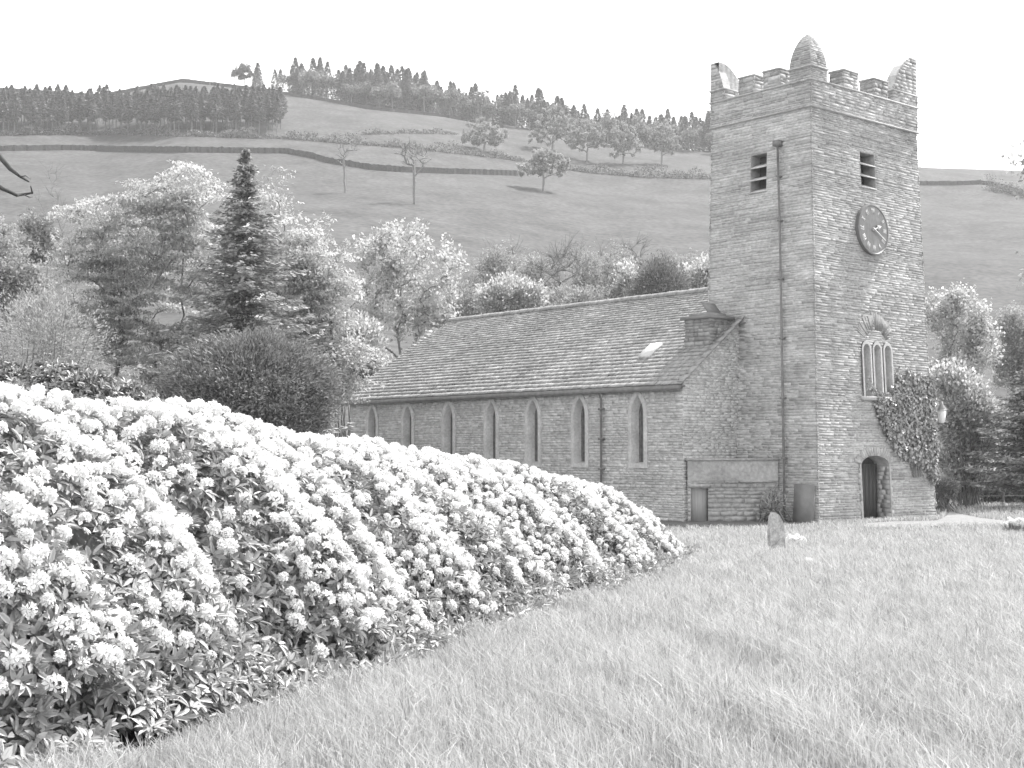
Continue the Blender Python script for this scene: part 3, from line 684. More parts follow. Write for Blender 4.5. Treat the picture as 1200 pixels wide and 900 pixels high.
def leafy_tree(name, label, cat, seed, px, Y, lobes, ntar, nleaf, L, Wd, m, spray=(.7, .28), bark='bark', group=None, zmin_px=None, deep=.85, r_tip=.012, shell=.4, bias=.5, top_px=None, droop=0, step=.8):
    """a tree rooted at ground depth Y under picture column px, crown inside the given lobes"""
    r = np.random.default_rng(seed); LB_ = px_lobes(lobes, Y, deep)
    bx = at_depth(px, 500, Y); base = np.array([bx[0], Y, float(ground_z(bx[0], Y)) - .1])
    tops = max(c[2] + q[2] for c, q in LB_); i = int(np.argmax([c[2] + q[2] for c, q in LB_])); tc = LB_[i][0]
    tc = LB_[0][0] if step > 1 else tc; top = np.array([tc[0], tc[1], tops - .15 * (tops - base[2])])
    lows = min(c[2] - q[2] for c, q in LB_)
    zm = max(base[2] + .15 * (tops - base[2]), lows * .5 + base[2] * .5)
    tar = shell_points(r, LB_, ntar, shell); tar = tar[tar[:, 2] > base[2] + .8]
    N, P, rad, tips = grow(r, base, top, tar, zm, step=step, r_tip=r_tip)
    root = tag(empty(name, base), label, cat, group)
    V, Q = tubes(N, P, rad)
    np_mesh('trunk', V - base, Q, M[bark], root)
    T = N[tips]; D = unit(T - N[P[tips]]); per = max(1, nleaf // len(T)); cl = Cloud()
    c = np.repeat(T, per, 0); dd_ = np.repeat(D, per, 0); nn = len(c)
    dh = dd_.copy(); dh[:, 2] *= .4; dh = unit(dh)
    along = np.clip(r.normal(size=(nn, 1)), -1.7, 1.3) * spray[0]; side = unit(np.cross(dh, np.array([0, 0, 1.])))
    c = c + dh * along + side * np.clip(r.normal(size=(nn, 1)), -1.8, 1.8) * spray[0] * .6 + np.array([0, 0, 1.]) * (r.normal(size=(nn, 1)) * spray[1] - droop * np.abs(along))
    c = c[c[:, 2] > ground_z(c[:, 0], c[:, 1]) + .05]
    V, Q, t = leaves(c - base, L, Wd, r, bias)
    tt = np.clip(t * .6 + .4 * np.repeat(r.uniform(0, 1, len(T)), per)[:len(t)], 0, 1) if len(t) == nn else t
    np_mesh('crown', V, Q, M[m], root, tt)
    return root
def bare_tree(name, label, cat, seed, px, Y, lobes, ntar, bark='bark', r_tip=.008, twigs=4, tw=.9, group=None, bx=None, step=.6):
    r = np.random.default_rng(seed); LB_ = px_lobes(lobes, Y)
    b = at_depth(px, 500, Y); base = np.array([b[0], Y, float(ground_z(b[0], Y)) - .1])
    tops = max(c[2] + q[2] for c, q in LB_); i = int(np.argmax([c[2] + q[2] for c, q in LB_])); tc = LB_[i][0]
    tc = LB_[0][0]; top = np.array([tc[0], tc[1], tops - .3 * (tops - base[2])]); lows = min(c[2] - q[2] for c, q in LB_)
    tar = shell_points(r, LB_, ntar, .2)
    N, P, rad, tips = grow(r, base, top, tar, max(lows - .1 * (tops - base[2]), base[2] + .8), step=step, r_tip=r_tip, jit=.06, arch=.02)
    n = len(N); NN = [N]; PP = [P]; RR = [rad]
    for _ in range(twigs):
        d = unit(unit(N[tips] - N[P[tips]]) + r.normal(size=(len(tips), 3)) * .55 + np.array([0, 0, .35])); ln = r.uniform(.4, 1, len(tips))[:, None] * tw
        e1 = N[tips] + d * ln * .5; e2 = e1 + unit(d + r.normal(size=d.shape) * .3) * ln * .5
        k = len(tips); NN += [e1, e2]; PP += [tips, np.arange(n, n + k)]; RR += [np.full(k, r_tip * .75), np.full(k, r_tip * .5)]; n += 2 * k
    V, Q = tubes(np.concatenate(NN), np.concatenate(PP), np.concatenate(RR), 4)
    root = tag(empty(name, base), label, cat, group); np_mesh('trunk', V - base, Q, M[bark], root)
    return root, base
def shrub(name, label, cat, seed, px, Y, lobes, nleaf, L, Wd, m, group=None, sprays=None, spread=.22, bias=.4, deep=.85):
    """a bush: leaf sprays over its lobes and stems from the ground"""
    r = np.random.default_rng(seed); LB_ = px_lobes(lobes, Y, deep); b = at_depth(px, 500, Y)
    base = np.array([b[0], Y, float(ground_z(b[0], Y))]); ns = sprays or max(20, nleaf // 40)
    T = shell_points(r, LB_, ns, .55); T = T[T[:, 2] > ground_z(T[:, 0], T[:, 1])]
    root = tag(empty(name, base), label, cat, group)
    per = max(1, nleaf // len(T)); c = np.repeat(T, per, 0); c = c + r.normal(size=c.shape) * spread * np.array([1, 1, .8])
    c = c[c[:, 2] > ground_z(c[:, 0], c[:, 1])]
    ctr = np.mean([q[0] for q in LB_], axis=0); ax = unit(c - ctr) + np.array([0, 0, .5])
    V, Q, t = leaves(c - base, L, Wd, r, bias, axis=ax, axis_jit=.9); np_mesh('foliage', V, Q, M[m], root, t)
    st_ = MB()
    for p in T[::max(1, len(T) // 40)]:
        q = base + r.normal(size=3) * np.array([.3, .3, 0]); st_.tube([q - base + (0, 0, -.1), (q + p) / 2 - base + r.normal(size=3) * .15, p - base], [.035, .02, .008], 4, cap=False)
    st_.build('stems', M['bark'], root)
    return root
def spruce(name, label, seed, px, Y, top_py, half_px, m='dark', low=.0, n_wh=120, group=None, cat='conifer', droop=.3, slim=.95):
    r = np.random.default_rng(seed); t = at_depth(px, top_py, Y); base = np.array([t[0], Y, float(ground_z(t[0], Y)) - .1]); H = t[2] - base[2]; Rm = half_px / F * Y
    root = tag(empty(name, base), label, cat, group)
    tr = MB(); tr.tube([(0, 0, 0), (.03, .02, H * .5), (0, 0, H)], [.02 * H, .011 * H, .01], 7); tr.build('trunk', M['bark'], root)
    cl = Cloud(); br = MB(); cs = []; ax = []; sz = []
    for i in range(n_wh):
        f = (i + r.uniform(-.8, .8)) / n_wh; z = H * (low + (1 - low) * f)
        if z > H * .995: continue
        ln = Rm * (1 - f) ** slim * r.uniform(.7, 1.12) + .05; k = r.integers(3, 5); a0 = r.uniform(0, 6.28)
        for q in range(k):
            a = a0 + 2 * math.pi * q / k + r.uniform(-.3, .3); l = ln * r.uniform(.55, 1.15); d = np.array([math.cos(a), math.sin(a), 0])
            ss_ = np.linspace(.12, 1, max(5, int(l / .16))); 
            pts = np.array([0, 0, z]) + d * (ss_ * l)[:, None] + np.array([0, 0, 1.]) * (-droop * l * ss_ + .28 * l * ss_ ** 2)[:, None]
            br.tube([(0, 0, z), tuple(pts[len(pts) // 2]), tuple(pts[-1])], [.03, .018, .006], 3, cap=False)
            side = np.array([-d[1], d[0], 0]); m_ = 7
            for p, s_ in zip(pts, ss_):
                w = (.22 + .3 * (1 - s_)) * min(l, 1.6) * .75
                off = r.uniform(-1, 1, (m_, 1)) * w
                cs.append(p + side * off + d * (-np.abs(off) * .3 + r.normal(size=(m_, 1)) * .06) + np.array([0, 0, 1.]) * (r.normal(size=(m_, 1)) * .05 - np.abs(off) * .25))
                sz.append(np.full(m_, min(.3, .09 + .2 * l))); ax.append(np.repeat((d * .8)[None], m_, 0) + side * np.sign(off) * .7 + np.array([0, 0, -.15]))
    V, Q, t_ = leaves(np.concatenate(cs), np.concatenate(sz), .1, r, .55, axis=np.concatenate(ax), axis_jit=.35); np_mesh('crown', V, Q, M[m], root, t_)
    br.build('branches', M['bark'], root)
    return root
# ------------------------------------------------------------------ ivy on the tower
ir = np.random.default_rng(77)
ivy_poly = np.array([(3.02, 5.05), (3.2, 4.7), (3.75, 4.5), (4.4, 4.55), (4.85, 4.9), (5.0, 5.5), (5.15, 4.95), (5.45, 5.05), (5.55, 5.6), (5.75, 5.1), (6.2, 5.3), (6.6, 5.05), (7.12, 5.3), (7.15, 1.3), (6.9, 1.35), (6.3, 1.9), (5.6, 2.15), (4.75, 2.35), (4.35, 2.75), (4.0, 3.2), (3.7, 3.75), (3.45, 4.4)])
u = ir.uniform(3, 7.2, 16000); z = ir.uniform(1.2, 5.7, 16000); ok = in_poly(ivy_poly, u + ir.normal(size=len(u)) * .09, z + ir.normal(size=len(u)) * .09); u, z = u[ok], z[ok]
d = .05 + np.abs(ir.normal(size=len(u))) * .07
Li = np.stack([u, TAP * z - d, z], 1); n_l = len(Li)
Lr = np.stack([TW + np.abs(ir.normal(size=900)) * .09 + .04, ir.uniform(.05, 1.3, 900) ** 1.6 * .9, ir.uniform(1.4, 5.2, 900)], 1)
Li = np.concatenate([Li, Lr]); Li = np.array([to_world(p) for p in Li]); n_l = len(Li)
outw = np.array([-d1[0], -d1[1], .35]); ax = np.array([0, 0, -1.]) + ir.normal(size=(n_l, 3)) * .55
V, Q, t = leaves6(Li, ax, unit(outw + ir.normal(size=(n_l, 3)) * .5), .12, .11, ir)
ib = np.array(to_world((6, 0, 0)))
ivy = tag(empty('ivy', ib), 'glossy ivy climbing the corner of the church tower beside the triple window', 'ivy')
np_mesh('leaves', V - ib, Q, M['ivyleaf'], ivy, t)
sm = MB()
for k in range(16):
    a = ir.uniform(5.6, 7.0); pts = [np.array(to_world((a, TAP * 1.5 - .05, 1.5)))]; e = ir.uniform(3.2, 7.0)
    for q in range(1, 7):
        f = q / 6; uu = a + (e - a) * f ** 1.3 + ir.normal() * .08; zz = 1.5 + 3.1 * f
        pts.append(np.array(to_world((min(uu, 7.0), TAP * zz - .04, zz))))
    sm.tube([p - ib for p in pts], list(np.linspace(.02, .006, 7)), 4)
sm.build('stems', M['bark'], ivy)

# ------------------------------------------------------------------ rhododendron bank
br_ = np.random.default_rng(21)
_Ye = [0, 6, 8.1, 9.9, 11.4, 14.5, 17.3, 20.7, 25.7, 30, 34]; _Xe = [-6, -3.35, -2.43, -1.64, -1.19, -.36, .42, 1.5, 3.0, 3.75, 3.9]
_fr = [(br_.uniform(2.2, 5.5), br_.uniform(2.2, 5.5) * br_.choice([-1, 1]), br_.uniform(0, 6.28)) for _ in range(10)]
_fr2 = [(br_.uniform(.8, 1.9), br_.uniform(.8, 1.9) * br_.choice([-1, 1]), br_.uniform(0, 6.28)) for _ in range(8)]
def sines(fr, X, Y): return sum(np.sin(a * X + b * Y + c) for a, b, c in fr) / math.sqrt(len(fr))
def bush_s(X, Y): return (np.interp(Y, _Ye, _Xe) - X + .18 * np.sin(Y * 1.7) + .12 * np.sin(Y * 3.9 + 1)) * .96
def bush_h(X, Y):
    s = bush_s(X, Y); Hh = np.interp(Y, [6, 11, 14, 17, 22, 26, 29, 32], [2.36, 2.34, 2.22, 2.04, 1.85, 1.6, 1.42, 1.25])
    f = 1 - (1 - np.clip(s / 2.6, 0, 1)) ** 2.3; f = f * (1 - .05 * np.clip(s - 2.6, 0, 6))
    E = 1 - (1 - np.clip((31.4 - Y) / 2.3, 0, 1)) ** 2.2
    h = Hh * f * E
    k = np.clip(h / .8, 0, 1)
    return h + k * np.clip(.065 * sines(_fr2, X, Y) + .055 * sines(_fr, X, Y), -.16, .22)
def bush_pts(r, n, smax=5.2):
    """points on the bank's surface with outward normals, evenly by area"""
    out = []; tot = 0
    while tot < n:
        Y = r.uniform(5.5, 31.4, n * 3); s = r.uniform(0, 1, n * 3) * smax; X = np.interp(Y, _Ye, _Xe) - s / .96
        e = .04; h = bush_h(X, Y); gx = (bush_h(X + e, Y) - h) / e; gy = (bush_h(X, Y + e) - h) / e
        w = np.minimum(np.sqrt(1 + gx ** 2 + gy ** 2), 4) / 4; k = (r.uniform(0, 1, len(Y)) < w) & (h > .05)
        X, Y, h, gx, gy = X[k], Y[k], h[k], gx[k], gy[k]
        nrm_ = unit(np.stack([-gx, -gy, np.ones(len(X))], 1)); P_ = np.stack([X, Y, ground_z(X, Y) + h * r.uniform(.97, 1.0, len(X))], 1)
        out.append(np.concatenate([P_, nrm_, h[:, None], bush_s(X, Y)[:, None]], 1)); tot += len(X)
    return np.concatenate(out)[:n]
rb0 = np.array([-2.5, 14, float(ground_z(-2.5, 14))])
rh = tag(empty('rhododendron_bank', rb0), 'long bank of rhododendron covered in white flower clusters along the lawn edge', 'rhododendron')
def whorls(P_, Nn, r, nl, L, Wd, spread=(.55, 1.1)):
    n = len(P_); ax = unit(Nn * .8 + np.array([0, 0, .35]) + r.normal(size=(n, 3)) * .35)
    ref = unit(np.cross(ax, unit(r.normal(size=(n, 3))))); ref2 = np.cross(ax, ref)
    base = np.repeat(P_, nl, 0); axr = np.repeat(ax, nl, 0); ph = (np.tile(np.arange(nl), n) * 2.4 + r.uniform(0, .8, n * nl))[:, None]
    el = r.uniform(*spread, n * nl)[:, None]
    out = np.cos(ph) * np.repeat(ref, nl, 0) + np.sin(ph) * np.repeat(ref2, nl, 0)
    a = axr * np.cos(el * 1.35) + out * np.sin(el * 1.35); nn = axr * np.sin(el * 1.35) - out * np.cos(el * 1.35)
    a = a + r.normal(size=a.shape) * .22 - np.array([0, 0, .16]); return leaves6(base + a * .012, a, nn, L, Wd, r)
pts = bush_pts(br_, 12500)
dep = np.abs(br_.normal(size=(len(pts), 1))) * .13
lc = Cloud()
pl = bush_pts(br_, 30000); pl = pl[pl[:, 6] < 1.15]; pn_ = pl[(pl[:, 1] < 10.5) & (pl[:, 6] < .9)]; pn_ = pn_[:2600]; pl = np.concatenate([pl[:5600], pn_])   # the leafy skirt
lc.add(*whorls(pl[:, :3] - pl[:, 3:6] * np.abs(br_.normal(size=(len(pl), 1))) * .16, pl[:, 3:6], br_, 8, .1, .034))
Yf_ = br_.uniform(5.5, 29.9, 2300); sf_ = br_.uniform(-.1, .5, 2300) + .14 * np.sin(Yf_ * 2.3) * np.sin(Yf_ * .9) + .06 * np.sin(Yf_ * 7); Xf_ = np.interp(Yf_, _Ye, _Xe) - sf_ / .96   # low growth along the foot
pf = np.stack([Xf_, Yf_, ground_z(Xf_, Yf_) + br_.uniform(.03, .16, 2300) + np.clip(sf_, 0, 1) * br_.uniform(0, .9, 2300)], 1)
lc.add(*whorls(pf, np.repeat(np.array([[.6, -.4, .6]]), 2300, 0), br_, 7, .095, .033))
pd = bush_pts(br_, 5500)              # leaves deeper in
lc.add(*whorls(pd[:, :3] - pd[:, 3:6] * br_.uniform(.15, .42, (len(pd), 1)), pd[:, 3:6], br_, 7, .12, .042))
lc.add(*whorls(pts[:, :3] - pts[:, 3:6] * dep - np.array([0, 0, .04]), pts[:, 3:6], br_, 9, .1, .034))
# flower clusters: thrown at random but kept apart, thinner towards the ground
cand = bush_pts(br_, 24000, 4.9); keep = []; grid = {}
hmin = np.interp(cand[:, 1], [6, 9, 13, 18, 24, 31], [.3, .24, .1, .07, .05, .04]); hr = np.interp(cand[:, 1], [6, 10, 16, 31], [1.1, 1.0, .8, .45])
pk = np.clip((cand[:, 6] - hmin) / hr, 0, 1) ** 1.2
cl_n = .5 + .5 * sines(_fr, cand[:, 0] * .55 + 3, cand[:, 1] * .55)
pk = pk * np.clip(1.15 * (cl_n - .5 + .34 * sines(_fr2, cand[:, 0] * 1.6, cand[:, 1] * 1.6)) + .66, .08, 1)
MIND = .1
for i in np.where(br_.uniform(0, 1, len(cand)) < pk)[0]:
    p = cand[i, :3]; g = tuple((p // MIND).astype(int)); bad = False
    for a in (-1, 0, 1):
        for b in (-1, 0, 1):
            for c in (-1, 0, 1):
                for j in grid.get((g[0] + a, g[1] + b, g[2] + c), ()):
                    if ((cand[j, :3] - p) ** 2).sum() < MIND ** 2: bad = True
    if not bad: keep.append(i); grid.setdefault(g, []).append(i)
tr_p = cand[keep]
lc.add(*whorls(tr_p[:, :3] - tr_p[:, 3:6] * .05, tr_p[:, 3:6], br_, 8, .11, .036, (.8, 1.25)))
lc.V = [v - rb0 for v in lc.V]; lc.build('leaves', M['rleaf'], rh)
def truss_mesh(r):
    """a dome of about sixteen five-petalled florets, axis +Z"""
    nf = 17; dropf = r.choice([.08, .15, .25, .45]); i = np.arange(nf) + .5; zz = 1 - i / nf * r.uniform(.95, 1.3); ph = i * 2.39996; rr_ = np.sqrt(np.maximum(1 - zz ** 2, 0))
    D = np.stack([rr_ * np.cos(ph), rr_ * np.sin(ph), zz], 1); D = unit(D + r.normal(size=D.shape) * .14)
    V = []; Q = []
    for d in D:
        if r.uniform() < dropf: continue
        c = d * np.array([1.12, .95, .8]) * .05 * r.uniform(.7, 1.3); x = unit(np.cross(d, r.normal(size=3))); y = np.cross(d, x); s = r.uniform(.036, .056)
        for k in range(5):
            a = 2 * math.pi * k / 5; o = math.cos(a) * x + math.sin(a) * y; p = (-math.sin(a) * x + math.cos(a) * y) * .8
            b = len(V); V += [c, c + o * s * .6 + d * .022 + p * s * .36, c + o * s * 1.05 + d * .024, c + o * s * .6 + d * .022 - p * s * .36]; Q.append((b, b + 1, b + 2, b + 3))
    return np.array(V), np.array(Q)
TV = [truss_mesh(np.random.default_rng(300 + i)) for i in range(14)]
def frame(nv, r):
    z = unit(nv); x = unit(np.cross(z, r.normal(size=3))); return np.stack([x, np.cross(z, x), z], 1)
from mathutils import Matrix
vis = np.abs(tr_p[:, 0] / tr_p[:, 1]) < .36
size_key = np.where(vis & (tr_p[:, 7] < 3.2), np.hypot(tr_p[:, 0], tr_p[:, 1]), 999)
order = np.argsort(size_key); top100 = set(order[:100].tolist()); fc = Cloud(); proto = []
for i in range(len(tr_p)):
    ax = unit(tr_p[i, 3:6] * .75 + np.array([0, 0, .45]) + br_.normal(size=3) * .18); Rm = frame(ax, br_); sc_ = br_.uniform(.45, .92); p = tr_p[i, :3] + ax * .03 - rb0
    if i in top100:
        k = len(proto) % 14
        if len(proto) < 14:
            o = np_mesh('flower_truss', TV[k][0], TV[k][1], M['petal'], rh, br_.uniform(0, 1, len(TV[k][1])))
        else:
            o = proto[k].copy(); COL.objects.link(o); o.parent = rh
        proto.append(o); m4 = Matrix([list(Rm[0] * sc_) + [p[0]], list(Rm[1] * sc_) + [p[1]], list(Rm[2] * sc_) + [p[2]], [0, 0, 0, 1]])
        o.matrix_local = m4
    else:
        v, q = TV[i % 14]; fc.add(v @ Rm.T * sc_ + p, q, br_.uniform(0, 1, len(q)))
tag(fc.build('flower_trusses', M['petal'], rh), kind='stuff')
# the twiggy inside of the bank
gy_ = np.arange(5.5, 31.5, .12); gs = np.linspace(.22, 5.6, 60)
Yc = np.repeat(gy_[:, None], len(gs), 1); Xc = np.interp(Yc, _Ye, _Xe) - gs[None] / .96 - .12
hc = np.maximum(bush_h(Xc + .25, Yc) - .5 - .16 * np.abs(sines(_fr, Xc * 1.7, Yc * 1.7)) - .1 * np.abs(np.sin(Xc * 9 + Yc * 7)), -.15)
n, k = Xc.shape; idx = np.arange(n * k).reshape(n, k)
np_mesh('inner_twigs', np.stack([Xc, Yc, ground_z(Xc, Yc) + hc], -1).reshape(-1, 3) - rb0, np.stack([idx[:-1, :-1], idx[:-1, 1:], idx[1:, 1:], idx[1:, :-1]], -1).reshape(-1, 4), M['rcore'], rh)
tw_ = MB()
for i in range(160):   # bare stems showing low on the near side
    q = pts[br_.integers(len(pts))]
    if q[6] > 1.0: continue
    p0 = q[:3] - rb0 - q[3:6] * .3; p1 = q[:3] - rb0 + q[3:6] * br_.uniform(-.02, .08); tw_.tube([p0 - (0, 0, .2), (p0 + p1) / 2 + br_.normal(size=3) * .05, p1], [.012, .008, .004], 4, cap=False)
tw_.build('stems', M['bark'], rh)

# flowerless glossy evergreen behind the bank
lr = np.random.default_rng(31)
LBn = px_lobes([(60, 474, 80, 48), (135, 488, 58, 42), (-30, 474, 70, 55), (15, 460, 45, 34), (100, 468, 45, 34)], 17.5, .9)
lb = np.array([-5.2, 17.5, float(ground_z(-5.2, 17.5))]); lau = tag(empty('evergreen_shrub', lb), 'dark glossy flowerless evergreen shrub rising behind the left end of the flower bank', 'shrub')
T = shell_points(lr, LBn, 5200, .75); T = T[T[:, 2] > .5]; cen = np.mean([q[0] for q in LBn], 0)
V, Q, t = whorls(T, unit(T - cen + np.array([0, 0, .6])), lr, 8, .088, .032); np_mesh('foliage', V - lb, Q, M['laurel'], lau, t)
s_ = MB()
for p in T[::120]: s_.tube([lr.normal(size=3) * (.4, .3, 0), (p - lb) * .5 + lr.normal(size=3) * .1, p - lb], [.05, .03, .01], 5, cap=False)
s_.build('stems', M['bark'], lau)

# ------------------------------------------------------------------ long grass
gr_ = np.random.default_rng(41)
foot = [church_xy(-2.74, 24), church_xy(-2.74, 3.6), church_xy(0, 1.8), church_xy(0, 0), church_xy(7.1, 0), church_xy(7.1, 24)]
fr_g = [(gr_.uniform(.9, 3.2), gr_.uniform(.1, .55) * gr_.choice([-1, 1]), gr_.uniform(0, 6.28)) for _ in range(9)]
fr_h = [(gr_.uniform(2.5, 8), gr_.uniform(.6, 2.4) * gr_.choice([-1, 1]), gr_.uniform(0, 6.28)) for _ in range(9)]
gV = []; gT = []
for (y0, y1_, dens, wd, hb) in ((5.6, 9, 2900, .0066, .235), (9, 13, 2200, .0075, .235), (13, 19, 1300, .0095, .23), (19, 28, 640, .013, .22), (28, 40, 330, .017, .19), (40, 52, 170, .022, .15), (52, 66, 60, .03, .15)):
    area = (y1_ - y0) * 2 * (.42 * y1_ + 5); n = int(area * dens)
    Y = gr_.uniform(y0, y1_, n); X = gr_.uniform(-1, 1, n) * (.42 * y1_ + 5)
    k = (X > -.42 * Y - .8) & (X < .42 * Y + 4.5) & ((X < .42 * Y + .5) | (gr_.uniform(0, 1, n) < .55)) & ~((bush_s(X, Y) > .12) & (Y < 31.2) & (bush_h(X, Y) > .1)) & (X > -.5 - .0 * Y if y0 > 31 else X > -9)
    X, Y = X[k], Y[k]
    for poly in (path_poly, foot_strip_poly, foot): 
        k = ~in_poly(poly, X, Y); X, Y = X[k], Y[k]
    n = len(X); pn = sines(fr_g, X, Y); ph = sines(fr_h, X, Y)
    k = gr_.uniform(0, 1, n) < np.clip(.84 + .05 * ph, .3, 1); X, Y, pn, ph = X[k], Y[k], pn[k], ph[k]; n = len(X)
    h = hb * np.clip(1 + .13 * ph, .5, 1.6) * gr_.uniform(.45, 1.4, n) * np.clip((Y - 2) / 7, .7, 1)
    # low and worn next to the bank and the church
    sdist = -bush_s(X, Y); h *= np.where((Y < 32) & (sdist < .5), np.clip(.35 + sdist * 1.3, .3, 1), 1)
    az = .12 * pn + .2 * ph + gr_.normal(size=n) * 1.5 + 2.6; ln = h * np.abs(.5 + .03 * pn + .05 * ph + gr_.normal(size=n) * .32)
    dx, dy = np.cos(az), np.sin(az); z0 = ground_z(X, Y) - .01
    fa = gr_.uniform(0, 3.14159, n); wx, wy = np.cos(fa) * wd / 2, np.sin(fa) * wd / 2 * .6
    B0 = np.stack([X, Y, z0], 1); M1 = np.stack([X + dx * ln * .3, Y + dy * ln * .3, z0 + h * .62], 1); T1 = np.stack([X + dx * ln, Y + dy * ln, z0 + h * (1 - .18 * ln / h)], 1)
    w = np.stack([wx, wy, np.zeros(n)], 1) * gr_.uniform(.7, 1.5, (n, 1))
    gV.append(np.stack([B0 - w, B0 + w, M1 + w * .85, M1 - w * .85, T1 + w * .15, T1 - w * .15], 1).reshape(-1, 3))
    gT.append(np.clip(.5 + .02 * pn + .04 * ph + gr_.normal(size=n) * .3, 0, 1))
gV = np.concatenate(gV); gT = np.concatenate(gT); i = np.arange(len(gT))[:, None] * 6
gQ = np.concatenate([i + np.array([[0, 1, 2, 3]]), i + np.array([[3, 2, 4, 5]])])
tag(np_mesh('long_grass', gV, gQ, M['blade'], None, np.concatenate([gT, gT])), 'long pale uncut grass covering the churchyard', 'grass', kind='stuff')
print('grass blades', len(gT), 'trusses', len(tr_p))

# ------------------------------------------------------------------ gravestone and small things on the lawn
gp = at_ground(910, 648); g = MB(); prof = [(-.2, -.15), (-.215, .5), (-.19, .8), (-.13, .9), (-.05, .88), (.04, .83), (.12, .7), (.185, .48), (.21, -.15)]
c_, s_ = math.cos(.42), math.sin(.42); lean = .05
def GQ(u, z, d): return (u * c_ + d * s_ + lean * z * .6, u * s_ - d * c_ + lean * z, z)
gi = len(prof)
for A_, B_ in zip(prof, prof[1:]):
    g.quad(GQ(*A_, .05), GQ(*B_, .05), GQ(*B_, -.05), GQ(*A_, -.05), .5)
for d in (.05, -.05): fill(g, GQ, prof, d)
gs_ = g.build('gravestone', M['grave']); gs_.location = gp; tag(gs_, 'small weathered leaning gravestone standing alone in the grass before the tower', 'gravestone')
def flower_clump(name, label, px, py, rad_px, nfl, seed, hgt, fsize, cat='flowers', low=False):
    r = np.random.default_rng(seed); p = at_ground(px, py); Rr = rad_px / F * p[1]; root = tag(empty(name, p), label, cat)
    a = r.uniform(0, 6.28, nfl); q = np.sqrt(r.uniform(0, 1, nfl)) * Rr
    hz = hgt * (1 - .55 * (q / Rr) ** 2) * r.uniform(.8, 1.1, nfl) if low else hgt * r.uniform(.7, 1.1, nfl)
    top = np.stack([np.cos(a) * q, np.sin(a) * q, hz], 1); fc_ = Cloud()
    for t_ in top:
        v, qd = TV[r.integers(5)]; fc_.add(v @ frame(unit(np.array([0, -.2, 1]) + r.normal(size=3) * .3), r).T * fsize + t_, qd, r.uniform(0, 1, len(qd)))
    fc_.build('blossoms', M['petal'], root)
    b = np.repeat(top * np.array([.6, .6, 0]), 9, 0) + r.normal(size=(nfl * 9, 3)) * np.array([.05, .05, 0])
    V, Q, t = leaves6(b, np.array([0, 0, 1.]) + r.normal(size=b.shape) * .4 + b * 1.2, unit(r.normal(size=b.shape)), hgt * .85, .025, r); np_mesh('leaves', V, Q, M['ivyleaf'], root, t)
    sm = MB()
    for t_ in top: sm.tube([t_ * (.5, .5, 0), t_], [.006, .005], 3, cap=False)
    sm.build('stems', M['mid'], root); return root
flower_clump('flower_clump', 'low cushion of white flowers in the grass beside the gravestone', 931, 640, 12, 34, 61, .24, .8, low=True)
flower_clump('flower_clump', 'few tall white flowers in the grass at the right edge by the path', 1187, 627, 13, 11, 62, .42, 1.0)
flower_clump('flower_clump', 'tiny white flower alone in the grass right of the gravestone', 948, 668, 4, 3, 63, .2, .7)

# fence beyond the lawn on the right
fx0, fx1 = at_depth(1145, 570, 63), at_depth(1175, 570, 63)
def fence_post(p, lab):
    m = MB(); r = np.random.default_rng(int(p[0] * 100)); gz_ = float(ground_z(p[0], p[1]))
    m.tube([(0, 0, -.3), (.01, 0, .6), (.02, 0, 1.14), (.02, 0, 1.2)], [.06, .058, .055, .03], 7)
    o = m.build('fence_post', M['wood']); o.location = (p[0], p[1], gz_); return tag(o, lab, 'fence post', 'posts of the wire fence')
labs = ['leaning fence post close to the round dark bush', 'second fence post, before the pale bushes on the right', 'fence post at the right edge below the dark conifer']
for k, u_ in enumerate((1144, 1175, 1203)):
    fence_post(at_depth(u_, 570, 63 + k * .4), labs[k])
wm = MB(); wp = [at_depth(u_, 570, 63 + k * .4) for k, u_ in enumerate((1144, 1175, 1203))]
for z in (.45, .8, 1.1):
    for A_, B_ in zip(wp, wp[1:]):
        wm.tube([np.array([A_[0], A_[1], float(ground_z(A_[0], A_[1])) + z]), np.array([B_[0], B_[1], float(ground_z(B_[0], B_[1])) + z])], .008, 4)
tag(wm.build('fence_wire', M['wood']), 'thin wires strung between the posts on the right', 'fence wire')

# ------------------------------------------------------------------ trees round the church
leafy_tree('beech_tree', 'large pale young-leaved tree left of the dark spruce', 'tree', 101, 195, 60,
           [(150, 285, 62, 70), (108, 330, 55, 65), (196, 255, 48, 55), (228, 240, 26, 60, -1), (190, 360, 75, 75), (105, 262, 38, 34), (255, 330, 50, 80), (105, 400, 62, 55), (222, 186, 11, 18), (180, 420, 70, 45)],
           400, 62000, .17, .09, 'pale', (.6, .05), r_tip=.016, shell=.6, bias=.72, droop=.16)
spruce('spruce_tree', 'dark pointed spruce standing against the pale trees', 102, 288, 53, 172, 178)
leafy_tree('layered_tree', 'pale tree with layered spreading branches right of the dark spruce', 'tree', 103, 335, 57,
           [(345, 300, 40, 26), (372, 335, 34, 30), (350, 270, 22, 22), (320, 240, 14, 22), (390, 300, 14, 10), (365, 385, 42, 36), (385, 430, 46, 40), (335, 350, 35, 50)],
           190, 30000, .17, .09, 'pale', (.75, .05), r_tip=.017, shell=.6, bias=.75, droop=.15)
leafy_tree('young_tree', 'slender pale tree with a forked trunk behind the far end of the nave roof', 'tree', 104, 468, 76,
           [(470, 288, 42, 36), (510, 325, 34, 50), (440, 310, 34, 36), (512, 385, 34, 36), (430, 380, 26, 40), (470, 350, 50, 45)],
           260, 7600, .23, .16, 'pale', (.32, .24), r_tip=.014, shell=.5, bias=.3)
